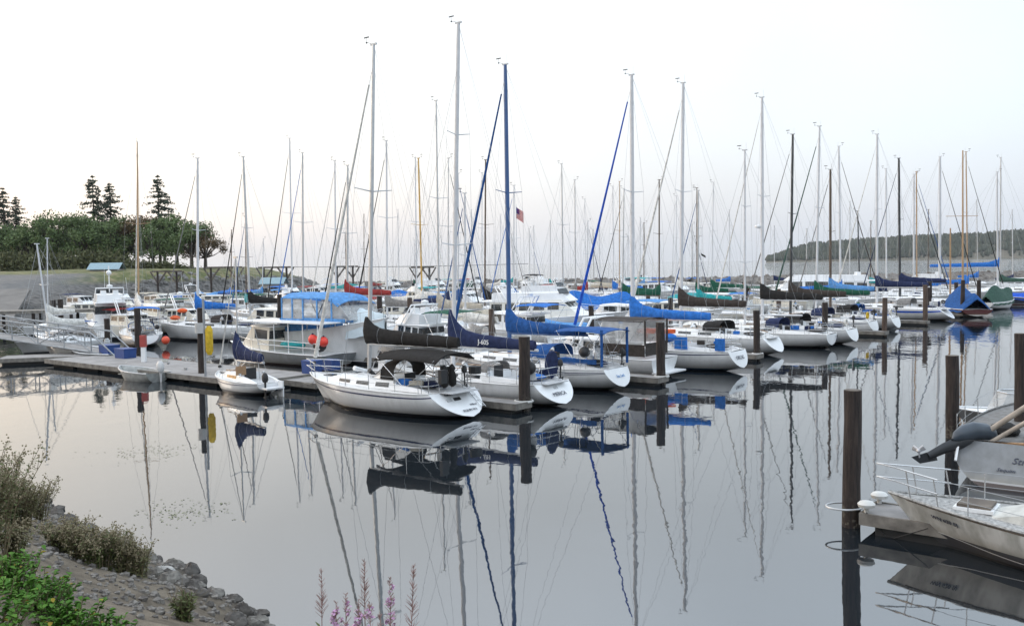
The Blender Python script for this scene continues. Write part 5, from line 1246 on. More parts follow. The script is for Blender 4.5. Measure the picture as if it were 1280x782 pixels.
for k, (px, py) in enumerate([(300, 470), (322, 467), (438, 478), (232, 462), (210, 455)]):
    p = at(px, py, 0.42); t = thing('dock_cleat', 'small galvanised cleat on the near edge of the approach dock', 'cleat', (p.x, p.y, 0.42), head(H1), 'cleats along the approach dock')
    MB().tube([(-0.17, 0, 0.10), (0.17, 0, 0.10)], 0.03, 6).build('horn', GALV, t); MB().box((0, 0, 0.04), (0.14, 0.07, 0.09)).build('foot', GALV, t)
tri = [("dock_box", px, py) for px, py in ((450, 455), (480, 440), (540, 425), (590, 412), (660, 398))]
for k, (n_, px, py) in enumerate(tri):
    q = C0+D1*(4+k*7.5)-H1*0.8; t = thing('dock_box', 'white fibreglass dock box on the main walkway between the rows', 'dock box', (q.x, q.y, 0.42), head(D1), 'white dock boxes on the main walkway')
    MB().box((0, 0, 0.3), (1.2, 0.6, 0.6), taper=0.92).build('body', WHITE, t); MB().box((0, 0, 0.64), (1.22, 0.62, 0.08)).build('lid', WHITE, t)

for k, (px, py, lb) in enumerate([(205, 452, 'loose coil of pale rope on the dock beside the skiff'), (330, 472, 'small coil of rope behind the tiny pocket sailboat'), (232, 448, 'coiled rope lying in the middle of the approach dock')]):
    p = at(px, py, 0.42); c = MB()
    c.tube([(0.24*(1-i*0.006)*math.cos(i*0.5), 0.24*(1-i*0.006)*math.sin(i*0.5), 0.02+0.0012*i) for i in range(60)], 0.016, 5)
    tag(c.build('rope_coil', ROPE, loc=(p.x, p.y, 0.42), smooth=60), lb, 'rope')
for k, (a, b, lb) in enumerate([((398, 470, 0.9), (380, 478, 0.45), 'bow line from the nearest white sloop to the dock'), ((278, 468, 0.7), (262, 466, 0.45), 'bow line of the tiny pocket sailboat'), ((146, 457, 0.6), (158, 452, 0.45), 'short line holding the skiff to the dock')]):
    p, q = at(*a), at(*b); tag(MB().tube([p.lerp(q, i/8)+Vector((0, 0, -0.18*math.sin(i/8*math.pi))) for i in range(9)], 0.013, 5).build('mooring_line', ROPE), lb, 'rope')
for k in range(7):
    q = C0+D1*(7+11*k)+H1*0.95; t = thing('power_pedestal', 'white shore power pedestal on the main walkway', 'power post', (q.x, q.y, 0.42), head(D1), 'shore power pedestals on the main walkway')
    MB().box((0, 0, 0.5), (0.2, 0.22, 1.0)).build('post', WHITE, t); MB().box((0, 0, 1.05), (0.26, 0.28, 0.14), taper=0.7).build('cap', CV['sky'], t)
# gangway: two trusses with a walking deck
A = Vector((-26.6, 59.8, 0.55)); Bq = Vector((-47, 68, 2.6)); d = Bq-A; ga = thing('gangway', 'steel truss gangway rising to the left from the landing float', 'gangway', A)
n_ = 9; side = Vector((-d.y, d.x, 0)).normalized()*0.85
MB().loft([[Vector((0, 0, 0))+side*k-Vector((0, 0, 0)) for k in (-1, 1)], [d+side*k for k in (-1, 1)]], closed=False).build('walking_deck', CONC, ga)
for sd in (-1, 1):
    tr = MB(); hh = Vector((0, 0, 1.25)); o = side*sd
    tr.tube([o, d+o], 0.06, 6); tr.tube([o+hh+d*0.03, d*0.97+o+hh], 0.055, 6); tr.tube([o+hh*0.5+d*0.03, d+o+hh*0.5], 0.03, 5)
    for k in range(n_+1):
        a = d*(k/n_)*0.97+d*0.03+o; tr.tube([a, a+hh], 0.04, 5)
        if k < n_: b = d*((k+1)/n_)*0.97+d*0.03+o; tr.tube([a+hh if k % 2 else a, b if k % 2 else b+hh], 0.035, 5)
    tr.tube([o-d*0.06, o+hh+d*0.03], 0.05, 5)
    tr.build('side_truss', GALV, ga)
# pier on posts behind the gangway, left
pr = thing('timber_pier', 'low timber pier on dark posts beside the boat ramp on the left', 'pier', (-56, 93, 0), R(12))
MB().box((0, 0, 1.75), (46, 3.2, 0.3)).build('pier_deck', WHALER, pr)
for k in range(13):
    for y in (-1.3, 1.3): MB().tube([(-22+k*3.6, y, -2), (-22+k*3.6, y, 1.6)], 0.17, 8).build('post', PILEM, pr)
rp = thing('boat_ramp', 'pale concrete boat ramp slab running down to the water at the left', 'ramp', (-72, 122, 0), R(-66))
MB().add([(-24, -5, 3.1), (-24, 5, 3.1), (12, 5, -0.6), (12, -5, -0.6), (-24, -5, 2.6), (-24, 5, 2.6), (12, 5, -1.1), (12, -5, -1.1)], [(0, 1, 2, 3), (7, 6, 5, 4), (0, 1, 5, 4), (1, 2, 6, 5), (2, 3, 7, 6), (3, 0, 4, 7)]).build('ramp_slab', mat('ramp_concrete', (0.17, 0.16, 0.15), 0.9, scale=0.4, col2=(0.10, 0.095, 0.09)), rp)
# huts and sheds
def hut(name, cat, label, px, py, Y, w_, dpt, h, roofm, rz=0.0, wallm=None, over=0.25, legs=0.0):
    p = atd(px, py, Y); t = thing(name, label, cat, p, rz)
    wm = wallm or mat('hut_wall', (0.34, 0.32, 0.29), 0.85)
    MB().box((0, 0, h/2), (w_, dpt, h)).build('wall', wm, t)
    MB().loft([[Vector((x, -dpt/2-over, h)), Vector((x, 0, h+0.3*dpt)), Vector((x, dpt/2+over, h)), Vector((x, dpt/2+over, h-0.06)), Vector((x, 0, h+0.3*dpt-0.08)), Vector((x, -dpt/2-over, h-0.06))] for x in (-w_/2-over, w_/2+over)]).build('roof', roofm, t)
    MB().box((w_*0.1, -dpt/2-0.01, h*0.42), (w_*0.3, 0.05, h*0.8)).build('door', TIMBER, t); MB().box((-w_*0.28, -dpt/2-0.01, h*0.6), (w_*0.22, 0.05, h*0.25)).build('window', GLASS, t)
    return t
TIN = mat('tin_roof_blue', (0.22, 0.33, 0.38), 0.5, 0.2, var=0.15)
hut('shed', 'shed', 'grey shed with pale blue roof on the float below the bluff', 343, 374, 150, 3.6, 3.4, 2.6, TIN)
hut('harbour_office', 'office', 'small grey harbour building with blue gabled roof on the shore', 134, 352, 190, 5.4, 4.5, 2.6, TIN, R(8), over=0.5)
hut('kiosk', 'kiosk', 'pale kiosk with flat roof on the grass left', 55, 355, 205, 3.2, 3.0, 4.0, mat('kiosk_roof', (0.42, 0.46, 0.48), 0.6), 0, over=0.8)
# timber hoist frames on the long float
def gallows(px, yb, yt, Y, w_, label):
    p = atd(px, yb, Y); zt_ = atd(px, yt, Y).z; t = thing('hoist_frame', label, 'timber frame', (p.x, p.y, 0), R(5), 'timber frames below the bluff')
    for s in (-1, 1): MB().tube([(s*w_/2, 0, -1.5), (s*w_/2, 0, zt_)], 0.19, 8).build('post', PILEM, t)
    b = MB(); b.box((0, 0, zt_), (w_+2.0, 0.3, 0.30)); b.build('beam', TIMBER, t)
    q = MB()
    for s in (-1, 1): q.tube([(s*w_/2, 0, zt_-2.2), (s*(w_/2-1.6), 0, zt_)], 0.16, 6); q.tube([(s*w_/2, 0, zt_-2.2), (s*(w_/2+1.3), 0, zt_)], 0.14, 6)
    q.build('brace', TIMBER, t)
gallows(210, 376, 339, 168, 3.4, 'leftmost dark timber hoist frame with braces, below the trees')
gallows(281, 376, 334, 165, 4.6, 'wider timber hoist frame with braces in front of the grassy bluff')
gallows(345, 376, 334, 163, 4.0, 'timber hoist frame with braces above the blue roofed shed')
gallows(432, 372, 333, 175, 3.0, 'timber hoist frame above the red sail cover')
gallows(529, 366, 334, 180, 2.6, 'timber hoist frame behind the yellow mast')
# kayaks and shells racked on the float
for k, (px, py, Y, L_, c, lb) in enumerate([(238, 368, 164, 14, 'white', 'long white racing shell on the rack, topmost'), (240, 372, 163, 13, 'white', 'long white racing shell second from the top of the rack'), (226, 376, 163.5, 9, 'white', 'white racing shell lowest on the rack beside the blue one'),
                                            (232, 371, 160, 7, 'blue', 'blue hull lying among the white racing shells'), (300, 370, 161, 4.5, 'yellow', 'yellow kayak on the float left of the green one'), (310, 368, 161, 4.2, 'green', 'green kayak on the float'), (318, 364, 161, 3.6, 'royal', 'dark blue kayak on the float behind the black sail cover'), (362, 371, 158, 3.6, 'royal', 'dark blue kayak on the float right of the shed'), (304, 373, 161.5, 4.0, 'orange', 'orange kayak under the yellow one')]):
    p = atd(px, py, Y); t = thing('kayak', lb, 'kayak', p, R(rr.uniform(-4, 4)), 'kayaks and shells stored on the float')
    MB().tube([(x*L_/2, 0, 0.05*abs(x)) for x in (-1, -.8, -.4, 0, .4, .8, 1)], [0.03, 0.18, 0.3, 0.34, 0.3, 0.18, 0.03], 10).build('hull', CV[c], t, smooth=60)
    MB().ring((0, 0, 0.28), 0.22, 0.04, 'z', 12).build('cockpit_rim', RUBR, t)
# overhead cable between the frames
p1, p2 = atd(345, 333.5, 163), atd(660, 329.5, 185)
tag(MB().tube([p1.lerp(p2, i/12)+Vector((0, 0, -0.25*math.sin(i/12*math.pi))) for i in range(13)], 0.05, 5).build('overhead_cable', RUBR), 'dark cable strung level across the basin above the far boats', 'cable')

# flags
def flag(px, py, Y, w_, h_, label, kind_, staff_top, staff_bot, name='flag_on_staff'):
    p = atd(px, py, Y); t = thing(name, label, 'flag', (p.x, p.y, 0)); zt_ = atd(px, staff_top, Y).z; zb_ = atd(px, staff_bot, Y).z
    MB().tube([(0, 0, zb_), (0, 0, zt_)], 0.04, 5).build('staff', WMAST, t)
    def fpt(u, v): return Vector((0.04+w_*u*0.75, 0.16*math.sin(u*6), p.z-v*h_-u*w_*0.55))
    def patch(u0, u1, v0, v1, m_, nm, off=0.0, par=None):
        g = MB(); U = [u0+(u1-u0)*i/6 for i in range(7)]
        g.loft([[fpt(u, v0)+Vector((0, off, 0)), fpt(u, v1)+Vector((0, off, 0)), fpt(u, v1)+Vector((0, off+0.02, 0)), fpt(u, v0)+Vector((0, off+0.02, 0))] for u in U]); return g.build(nm, m_, par or t)
    if kind_ == 'us':
        c = patch(0, 1, 0, 1, CV['white'], 'cloth')
        for k in range(0, 13, 2): patch(0, 1, k/13, (k+1)/13, mat('flag_red', (0.55, 0.04, 0.05), 0.8), 'stripe', -0.008, c)
        patch(0, 0.42, 0, 7/13, mat('flag_blue', (0.03, 0.04, 0.2), 0.8), 'canton', -0.02, c)
    else: patch(0, 1, 0, 0.6, CV[kind_], 'cloth')
    return t
flag(645, 259, 98, 1.0, 1.15, 'small red, white and blue striped flag flying right of the blue mast', 'us', 256, 372)
flag(876, 316, 108, 0.7, 0.4, 'tattered dark pennant on a staff right of the reddish brown mast', 'black', 312, 352)

# ================================================================== right foreground
# grimy sailboat bow
bw = at(1163, 679); L = 8.6
org = Vector((bw.x, bw.y, 0))-H1*(L/2-0.85)
t = thing('weathered_sailboat', 'grimy white sailboat bow with steel pulpit and black waterline stripes, lower right corner', 'sailboat', org, head(H1))
H = Hull(L, 2.9, 0.72, 0.97, 0.3, 0.85, stern=0.75, full=2.0)
DK = mat('mottled_deck', (0.46, 0.46, 0.45), 0.8, scale=14, col2=(0.14, 0.14, 0.14), detail=9)
H.build(t, HDIRTY, DK, 3, stripe=[(WHITE, 0.475, 0.488), (TIMBER, 0.965, 0.99)])
cabin(t, H, -L/2+L*0.36, -L/2+L*0.76, 0.58, 0.4, 0.2, mat('cabin_grimy', (0.5, 0.5, 0.47), 0.6, var=0.25), 3)
rails(t, H, 3, gap=1.9, x_to=0.9, h=0.6)
o = MB().box((-L/2+L*0.80, 0, H.sheer(0.8)+0.10), (0.62, 0.62, 0.10)); o.build('hatch', TIMBER, t); MB().box((-L/2+L*0.80, 0, H.sheer(0.8)+0.055), (0.74, 0.74, 0.07)).build('hatch_coaming', WHITE, t)
p = H.pt(0.895, 0.80, 1); q = H.pt(0.855, 0.80, 1); up_ = H.pt(0.87, 0.95, 1)-H.pt(0.87, 0.7, 1)
text('WN 620 BJ', 0.13, INK, t, (p+q)/2+Vector((0, 0.02, 0)), (q-p), up_)
# grey transom boat with lettering
c0 = at(1186, 598, 0.12); hd2 = Vector((0.62, 0.785, 0)); port = Vector((-0.785, 0.62, 0))
L = 9.5; B = 3.5; H = Hull(L, B, 1.02, 1.25, 1.05, 0.9, stern=0.86, zst=-0.15)
org = Vector((c0.x, c0.y, 0))-port*(B/2*0.80)+hd2*(L/2)
t = thing('grey_yacht', 'weathered grey yacht stern lettered Strait with a tilted outboard motor, at the right edge', 'yacht', org, head(hd2))
H.build(t, HGREY, mat('deck_dull', (0.20, 0.20, 0.20), 0.7, scale=6, col2=(0.10, 0.09, 0.08)), 3, tr_mat=HGREY); rails(t, H, 3, gap=1.9, push=False)
UPT = (H.rake, 0, H.fs)
text('Straits', 0.27, INK, t, on_tr(H, 0.66, -0.32), RV, UPT, shear=0.3); text('Sequim', 0.15, INK, t, on_tr(H, 0.44, 0.12), RV, UPT, shear=0.3)
MB().tube([(-L/2+0.35, 1.32, 0.55), (-L/2+0.95, 1.35, 1.12)], 0.035, 6).build('side_rail', WHITE, t)
for x_, y_, r_ in ((1.6, -0.4, .32), (2.3, 0.5, .4), (2.0, -1.0, .28)): MB().ball((-L/2+x_, y_, 1.15), r_, 9, 6, (1.2, 1, .6)).build('gear_heap', CV['black'] if r_ > .3 else CV['beige'], t, smooth=30)
OUTB = mat('outboard_black', (0.018, 0.02, 0.024), 0.4)
def wl(px, py, Y):  # world point to boat frame
    return (Matrix.Rotation(-head(hd2), 4, 'Z') @ Matrix.Translation(-org)) @ atd(px, py, Y)
cw = [wl(1246, 548, 24.6), wl(1240, 543, 24.6), wl(1230, 539, 24.6), wl(1216, 538, 24.5), wl(1204, 541, 24.5), wl(1196, 545, 24.4), wl(1191, 549, 24.4)]
ob = MB().tube(cw, [0.06, 0.18, 0.235, 0.245, 0.22, 0.15, 0.05], 14, sy=0.85).build('outboard_motor', mat('cowl_grey_blue', (0.05, 0.065, 0.085), 0.3), t, smooth=50)
MB().tube([wl(1232, 551, 24.6), wl(1205, 551, 24.5), wl(1180, 560, 24.4), wl(1160, 570, 24.3)], [0.16, 0.20, 0.15, 0.11], 10, sy=0.6).build('motor_leg', OUTB, ob, smooth=50)
MB().add([wl(1168, 562, 24.3), wl(1139, 571, 24.3), wl(1150, 579, 24.3), wl(1172, 575, 24.3)]+[wl(1168, 562, 24.36), wl(1139, 571, 24.36), wl(1150, 579, 24.36), wl(1172, 575, 24.36)], [(0, 1, 2, 3), (7, 6, 5, 4), (0, 1, 5, 4), (1, 2, 6, 5), (2, 3, 7, 6), (3, 0, 4, 7)]).build('skeg', OUTB, ob)
pr_ = MB(); pc = wl(1148, 563, 24.3); pr_.ball(pc, 0.06, 8, 6)
for k in range(3): a = k*2.09+0.4; pr_.tube([pc, pc+Vector((0.05, 0.17*math.cos(a), 0.17*math.sin(a)))], [0.05, 0.08], 6, sy=0.3)
pr_.build('propeller', mat('prop_metal', (0.5, 0.5, 0.52), 0.3, 0.6), ob)
for (a, b, r_, nm) in (((1216, 551, 24.7), (1300, 497, 24.0), 0.075, 'spar'), ((1232, 556, 24.4), (1310, 512, 23.6), 0.06, 'spar')):
    MB().tube([wl(*a), wl(*b)], r_, 8).build(nm, mat('spar_weathered', (0.36, 0.31, 0.26), 0.6, var=0.3), t, smooth=60)
MB().tube([wl(1216, 552, 24.7), wl(1300, 556, 23.4)], 0.04, 6).build('traveller', TEAK, t)
# boat behind with bow rail and wind screen
t, H = motorboat('small white runabout with curved windscreen and tan rail, behind the grey yacht', 1296, 31, (-0.95, 0.3, 0), 5.4, B=2.1, fs=0.5, fb=0.72, hull='g', house=None, det=2, swim=False, rail=False)
MB().loft([[(0.2, 0.95, 0.55), (0.0, 0.8, 1.25)], [(1.3, 0.6, 0.6), (1.0, 0.5, 1.3)], [(1.6, 0, 0.6), (1.25, 0, 1.3)], [(1.3, -0.6, 0.6), (1.0, -0.5, 1.3)], [(0.2, -0.95, 0.55), (0.0, -0.8, 1.25)]], closed=False).build('windscreen', VINYL, t)
MB().tube([(0.0, 0.82, 1.27), (1.0, 0.52, 1.32), (1.25, 0, 1.32), (1.0, -0.52, 1.32), (0.0, -0.82, 1.27)], 0.03, 6).build('windscreen_frame', STEEL, t)
# mooring lines near right
tag(MB().tube([at(1083, 640, 0.5), at(1105, 668, 0.05), at(1118, 672, 0.02), at(1160, 660, 0.4)], 0.012, 5).build('mooring_line', RUBR), 'thin dark mooring line drooping from the finger dock on the right', 'rope')

# ================================================================== people
def person(label, px, pyfoot, Y, h, pose, shirt, trousers, hairc, face):
    p = atd(px, pyfoot, Y); t = thing('person', label, 'person', p, face); s = h/1.75
    J = dict(pel=(0, 0, .95), wst=(0, 0, 1.12), chs=(0, 0, 1.36), nk=(0, 0, 1.50), hd0=(0.02, 0, 1.60), hd1=(0.02, 0, 1.70))
    if pose == 'stand': arms = [((0, .19, 1.42), (-.02, .26, 1.14), (.10, .24, .90)), ((0, -.19, 1.42), (.02, -.27, 1.15), (.16, -.2, .96))]; legs = [((0, .1, .9), (.03, .11, .5), (0, .12, .08), (.14, .13, .04)), ((0, -.1, .9), (0, -.12, .5), (-.05, -.13, .08), (.09, -.14, .04))]
    else:
        J = dict(pel=(-.1, 0, .85), wst=(0.02, 0, 1.0), chs=(.22, 0, 1.15), nk=(.34, 0, 1.25), hd0=(.43, 0, 1.31), hd1=(.50, 0, 1.38))
        arms = [((.25, .19, 1.2), (.38, .24, .95), (.55, .16, .78)), ((.25, -.19, 1.2), (.36, -.25, .94), (.5, -.18, .72))]; legs = [((-.1, .1, .82), (.12, .13, .48), (-.02, .13, .08), (.13, .14, .04)), ((-.1, -.1, .82), (.05, -.14, .46), (-.12, -.13, .08), (.03, -.14, .04))]
    def skin(name, V, E, Rr, m_):
        me = bpy.data.meshes.new(name); me.from_pydata([Vector(v)*s for v in V], E, []); o = bpy.data.objects.new(name, me); sc.collection.objects.link(o); o.parent = t
        md = o.modifiers.new('skin', 'SKIN'); sk = me.skin_vertices[0].data if me.skin_vertices else None
        if sk is None:
            bm_ = bmesh.new(); bm_.from_mesh(me); bm_.verts.layers.skin.verify(); bm_.to_mesh(me); bm_.free(); sk = me.skin_vertices[0].data
        for i, r_ in enumerate(Rr): sk[i].radius = (r_[0]*s, r_[1]*s)
        sk[0].use_root = True; o.modifiers.new('sub', 'SUBSURF').levels = 2; o.modifiers['sub'].render_levels = 2
        me.materials.append(m_); return o
    V = [J['pel'], J['wst'], J['chs'], J['nk'], J['hd0'], J['hd1']]; E = [(0, 1), (1, 2), (2, 3), (3, 4), (4, 5)]; Rr = [(.14, .11), (.12, .10), (.15, .11), (.055, .055), (.085, .075), (.075, .07)]
    for a in arms:
        n0 = len(V); hand = Vector(a[2])+(Vector(a[2])-Vector(a[1])).normalized()*0.09
        V += [*a, tuple(hand)]; E += [(2, n0), (n0, n0+1), (n0+1, n0+2), (n0+2, n0+3)]; Rr += [(.055, .055), (.04, .04), (.028, .028), (.035, .02)]
    for l in legs: n0 = len(V); V += list(l); E += [(0, n0), (n0, n0+1), (n0+1, n0+2), (n0+2, n0+3)]; Rr += [(.085, .085), (.06, .06), (.042, .042), (.04, .03)]
    skin('body', V, E, Rr, mat('skin', (0.42, 0.25, 0.18), 0.6))
    V = [J['pel'], J['wst'], J['chs'], (J['nk'][0]*.9+J['chs'][0]*.1, 0, J['nk'][2]-.04)]; E = [(0, 1), (1, 2), (2, 3)]; Rr = [(.155, .125), (.14, .118), (.168, .128), (.07, .07)]
    for a in arms: n0 = len(V); V += [a[0], a[1], tuple(Vector(a[1]).lerp(Vector(a[2]), .6))]; E += [(2, n0), (n0, n0+1), (n0+1, n0+2)]; Rr += [(.072, .072), (.057, .057), (.045, .045)]
    skin('shirt', V, E, Rr, shirt)
    V = [Vector(J['pel'])+Vector((0, 0, .02))]; V = [tuple(V[0])]; E = []; Rr = [(.158, .128)]
    for l in legs: n0 = len(V); V += [l[0], l[1], l[2]]; E += [(0, n0), (n0, n0+1), (n0+1, n0+2)]; Rr += [(.102, .102), (.078, .078), (.06, .06)]
    skin('trousers', V, E, Rr, trousers)
    hd_ = Vector(J['hd1'])*s; ax = (Vector(J['hd1'])-Vector(J['hd0'])).normalized()
    MB().ball(hd_+ax*0.035*s+Vector((-.02*s, 0, 0.01)), 0.095*s, 10, 8, (1.02, .92, .85)).build('hair', hairc, t, smooth=60)
    return t
DH = mat('hair_dark', (0.03, 0.02, 0.015), 0.7)
person('standing person in a white top and dark trousers in front of the breakwater', 775, 371, 104, 1.8, 'stand', CV['white'], CV['grey'], DH, R(200))
person('man in a dark green jacket bending over, beside the mast with the radar dome', 934, 372, 88, 1.8, 'bend', CV['dgreen'], CV['black'], DH, R(200))
# ================================================================== vegetation
LEAF = {}
def leafmat(n, c, c2): LEAF[n] = mat('leaf_'+n, c, 0.7, scale=0.6, col2=c2, spec=0.25); return LEAF[n]
leafmat('tree', (0.16, 0.22, 0.085), (0.06, 0.09, 0.036)); leafmat('tree_brown', (0.19, 0.125, 0.07), (0.08, 0.065, 0.035)); leafmat('hedge', (0.10, 0.105, 0.045), (0.045, 0.05, 0.022)); leafmat('conifer', (0.06, 0.085, 0.055), (0.03, 0.045, 0.032))
BARK = mat('bark', (0.07, 0.055, 0.045), 0.95, scale=4, col2=(0.03, 0.025, 0.02))
def leafquad(mb, c, s, rr_):
    a = Vector((rr_.gauss(0, 1), rr_.gauss(0, 1), rr_.gauss(0, 1))).normalized(); b = a.orthogonal().normalized(); q = rr_.uniform(0, 6.28)
    u = (b*math.cos(q)+a.cross(b)*math.sin(q))*s; v = a.cross(u)*0.62
    mb.add([c-u, c-v*0.9, c+u, c+v*0.9], [(0, 1, 2, 3)])
def broad_tree(seed, h, w_, n=3300, leaf=0.27):
    r = random.Random(seed); tr = MB(); cr = MB(); cl = []
    tr.tube([(0, 0, -0.6), (0.1, 0, h*0.2), (0.0, 0.1, h*0.42), (0.1, 0, h*0.8)], [w_*0.045, w_*0.035, w_*0.025, 0.03], 8)
    for k in range(16):
        a = k*2.4+r.uniform(-.4, .4); z = h*r.uniform(0.30, 0.92); rad = w_/2*r.uniform(0.25, 0.95)*math.sqrt(max(0.1, 1-((z/h-0.55)/0.5)**2))
        c = Vector((rad*math.cos(a), rad*math.sin(a), z)); tr.tube([(0, 0, h*0.25), Vector((c.x*.5, c.y*.5, z*0.72)), c], [w_*0.016, w_*0.011, 0.03], 5)
        cl.append((c, w_*r.uniform(0.10, 0.19)))
    cl += [(Vector((0, 0, h*0.88)), w_*0.15), (Vector((0, 0, h*0.6)), w_*0.24)]
    for i in range(n):
        c, s = cl[r.randrange(len(cl))]; d = Vector((r.gauss(0, 1), r.gauss(0, 1), r.gauss(0, .75))); d = d.normalized()*s*r.random()**0.42*r.uniform(.8, 1.15)
        p = c+d
        if p.z < h*0.2: continue
        leafquad(cr, p, leaf*r.uniform(.6, 1.3), r)
    return tr, cr
def conifer(seed, h, w_):
    r = random.Random(seed); tr = MB(); cr = MB(); tr.tube([(0, 0, -0.6), (0, 0, h*0.5), (0, 0, h)], [h*0.018, h*0.011, 0.02], 7)
    z = h*0.2
    while z < h*0.99:
        k = (1-z/h)**0.75; L_ = w_/2*k*r.uniform(.35, 1.2)+0.15
        for j in range(5):
            a = r.uniform(0, 6.28); e_ = Vector((L_*math.cos(a), L_*math.sin(a), z-L_*r.uniform(0.0, 0.35))); s_ = Vector((0, 0, z)); tr.tube([s_, e_], [0.05, 0.01], 4)
            for q in range(int(10+L_*9)):
                u = r.uniform(.12, 1.02); p = s_.lerp(e_, u)+Vector((r.gauss(0, .13), r.gauss(0, .13), r.gauss(-.06, .1)))*(0.5+L_*0.35); leafquad(cr, p, r.uniform(.12, .3), r)
        z += h*0.028*r.uniform(.7, 1.4)
    return tr, cr
protos = {}
def tree(kind, key, builder, x, y, sc_, label, group, lm, rz):
    if key not in protos:
        tr, cr = builder(); t = thing(kind, label, 'tree', (x, y, land_z(x, y)), rz, group); a = tr.build('trunk', BARK, t, smooth=60); b = cr.build('crown', lm, t)
        protos[key] = (a, b)
    else:
        t = thing(kind, label, 'tree', (x, y, land_z(x, y)), rz, group)
        for q in protos[key]: c = q.copy(); sc.collection.objects.link(c); c.parent = t
        if protos[key][1].data.materials[0] != lm:
            c = c; c.material_slots[0].link = 'OBJECT'; c.material_slots[0].material = lm
    t.scale = (sc_, sc_, sc_*1.0)
rr = random.Random(21)
spots = [(-4, 232, 1.05), (14, 236, 1.0), (34, 226, 1.05), (52, 230, 1.1), (70, 222, 1.1), (86, 230, 1.15), (104, 222, 1.1), (122, 228, 1.05), (140, 222, 1.05), (158, 230, 1.0), (172, 226, 1.0),
         (192, 216, 1.0), (206, 222, 1.05), (222, 226, 1.0), (240, 214, 1.05), (257, 216, 0.95), (-24, 230, 1.1), (28, 250, 1.1), (66, 250, 1.1), (112, 250, 1.1), (150, 250, 1.05)]
for k, (px, Y, s) in enumerate(spots):
    x = xat(px, Y, 5); br = k in (10, 15, 18)
    lab = ('rusty brown tinged broadleaf tree in the shoreline grove' if br else 'dark green broadleaf tree in the shoreline grove')
    tree('broadleaf_tree', 'b%d' % (k % 4), (lambda q=k % 4: broad_tree(100+q, 11.6, 10.0+q*0.6)), x, Y, s*rr.uniform(.88, 1.16), lab, 'rusty trees of the headland' if br else 'green trees of the headland', LEAF['tree_brown'] if br else LEAF['tree'], rr.uniform(0, 6.28))
for k, (px, Y, s, lab) in enumerate([(8, 245, 1.15, 'conifer tip at the far left edge above the grove'), (24, 248, 1.05, 'shorter conifer second from the left edge'), (120, 242, 1.28, 'tall dark conifer left of the pair rising above the grove'), (141, 240, 1.18, 'tall dark conifer right of the pair rising above the grove'), (201, 236, 1.24, 'single spreading conifer just right of the tall tan mast')]):
    tree('conifer', 'c%d' % (k % 2), (lambda q=k % 2: conifer(300+q, 19.5, 13.0)), xat(px, Y, 5), Y, s, lab, None, LEAF['conifer'], rr.uniform(0, 6.28))
# under-hedge behind the trunks on the grass at left
for k, px in enumerate(range(-10, 215, 12)):
    Y = 205+rr.uniform(-4, 4); x = xat(px, Y, 4)
    if 'h' not in protos:
        r = random.Random(4); cr = MB()
        for i in range(1500): leafquad(cr, Vector((r.gauss(0, 1.9), r.gauss(0, 1.0), abs(r.gauss(0, .9)))), r.uniform(.15, .4), r)
        st = MB()
        for i in range(7): a = i*0.9; st.tube([(0, 0, -.2), (math.cos(a)*1.2, math.sin(a)*.6, 1.3)], [.06, .02], 4)
        t = thing('shrub', '', 'shrub', (0, 0, 0)); protos['h'] = (st.build('stem', BARK, t), cr.build('foliage', LEAF['hedge'], t))
    else:
        t = thing('shrub', '', 'shrub')
        for q in protos['h']: c = q.copy(); sc.collection.objects.link(c); c.parent = t
    t['label'] = 'low dark shrub under the shoreline trees'; t['group'] = 'shrubs under the shoreline trees'; t.location = (x, Y, land_z(x, Y)); t.rotation_euler.z = rr.uniform(0, .5); t.scale = (1.4, 1, rr.uniform(1.1, 1.9) if px < 150 else rr.uniform(.5, .9))

# ---------- near bank plants
DRYS = mat('dry_stem', (0.19, 0.15, 0.085), 0.9, scale=5, col2=(0.09, 0.07, 0.04))
leafmat('dry', (0.23, 0.22, 0.10), (0.09, 0.10, 0.04)); leafmat('olive', (0.13, 0.15, 0.05), (0.055, 0.075, 0.025)); leafmat('bright', (0.13, 0.26, 0.035), (0.04, 0.12, 0.015)); leafmat('yellow', (0.5, 0.36, 0.06), (0.3, 0.25, 0.04))
SEED = mat('seed_head', (0.33, 0.29, 0.19), 0.9, scale=20, col2=(0.18, 0.14, 0.08)); PINK = mat('fireweed_pink', (0.46, 0.27, 0.43), 0.7, var=0.3, scale=20); PINKS = mat('fireweed_stem', (0.27, 0.17, 0.155), 0.8); 
def blade(mb, c, d, up, L_, w_, r_):
    d = d.normalized(); s = d.cross(up); s = s.normalized()*w_ if s.length > 1e-4 else Vector((w_, 0, 0))
    m_ = c+d*L_*0.5-Vector((0, 0, L_*0.04)); e_ = c+d*L_-Vector((0, 0, L_*0.18))
    mb.add([c, m_+s, e_, m_-s], [(0, 1, 2, 3)])
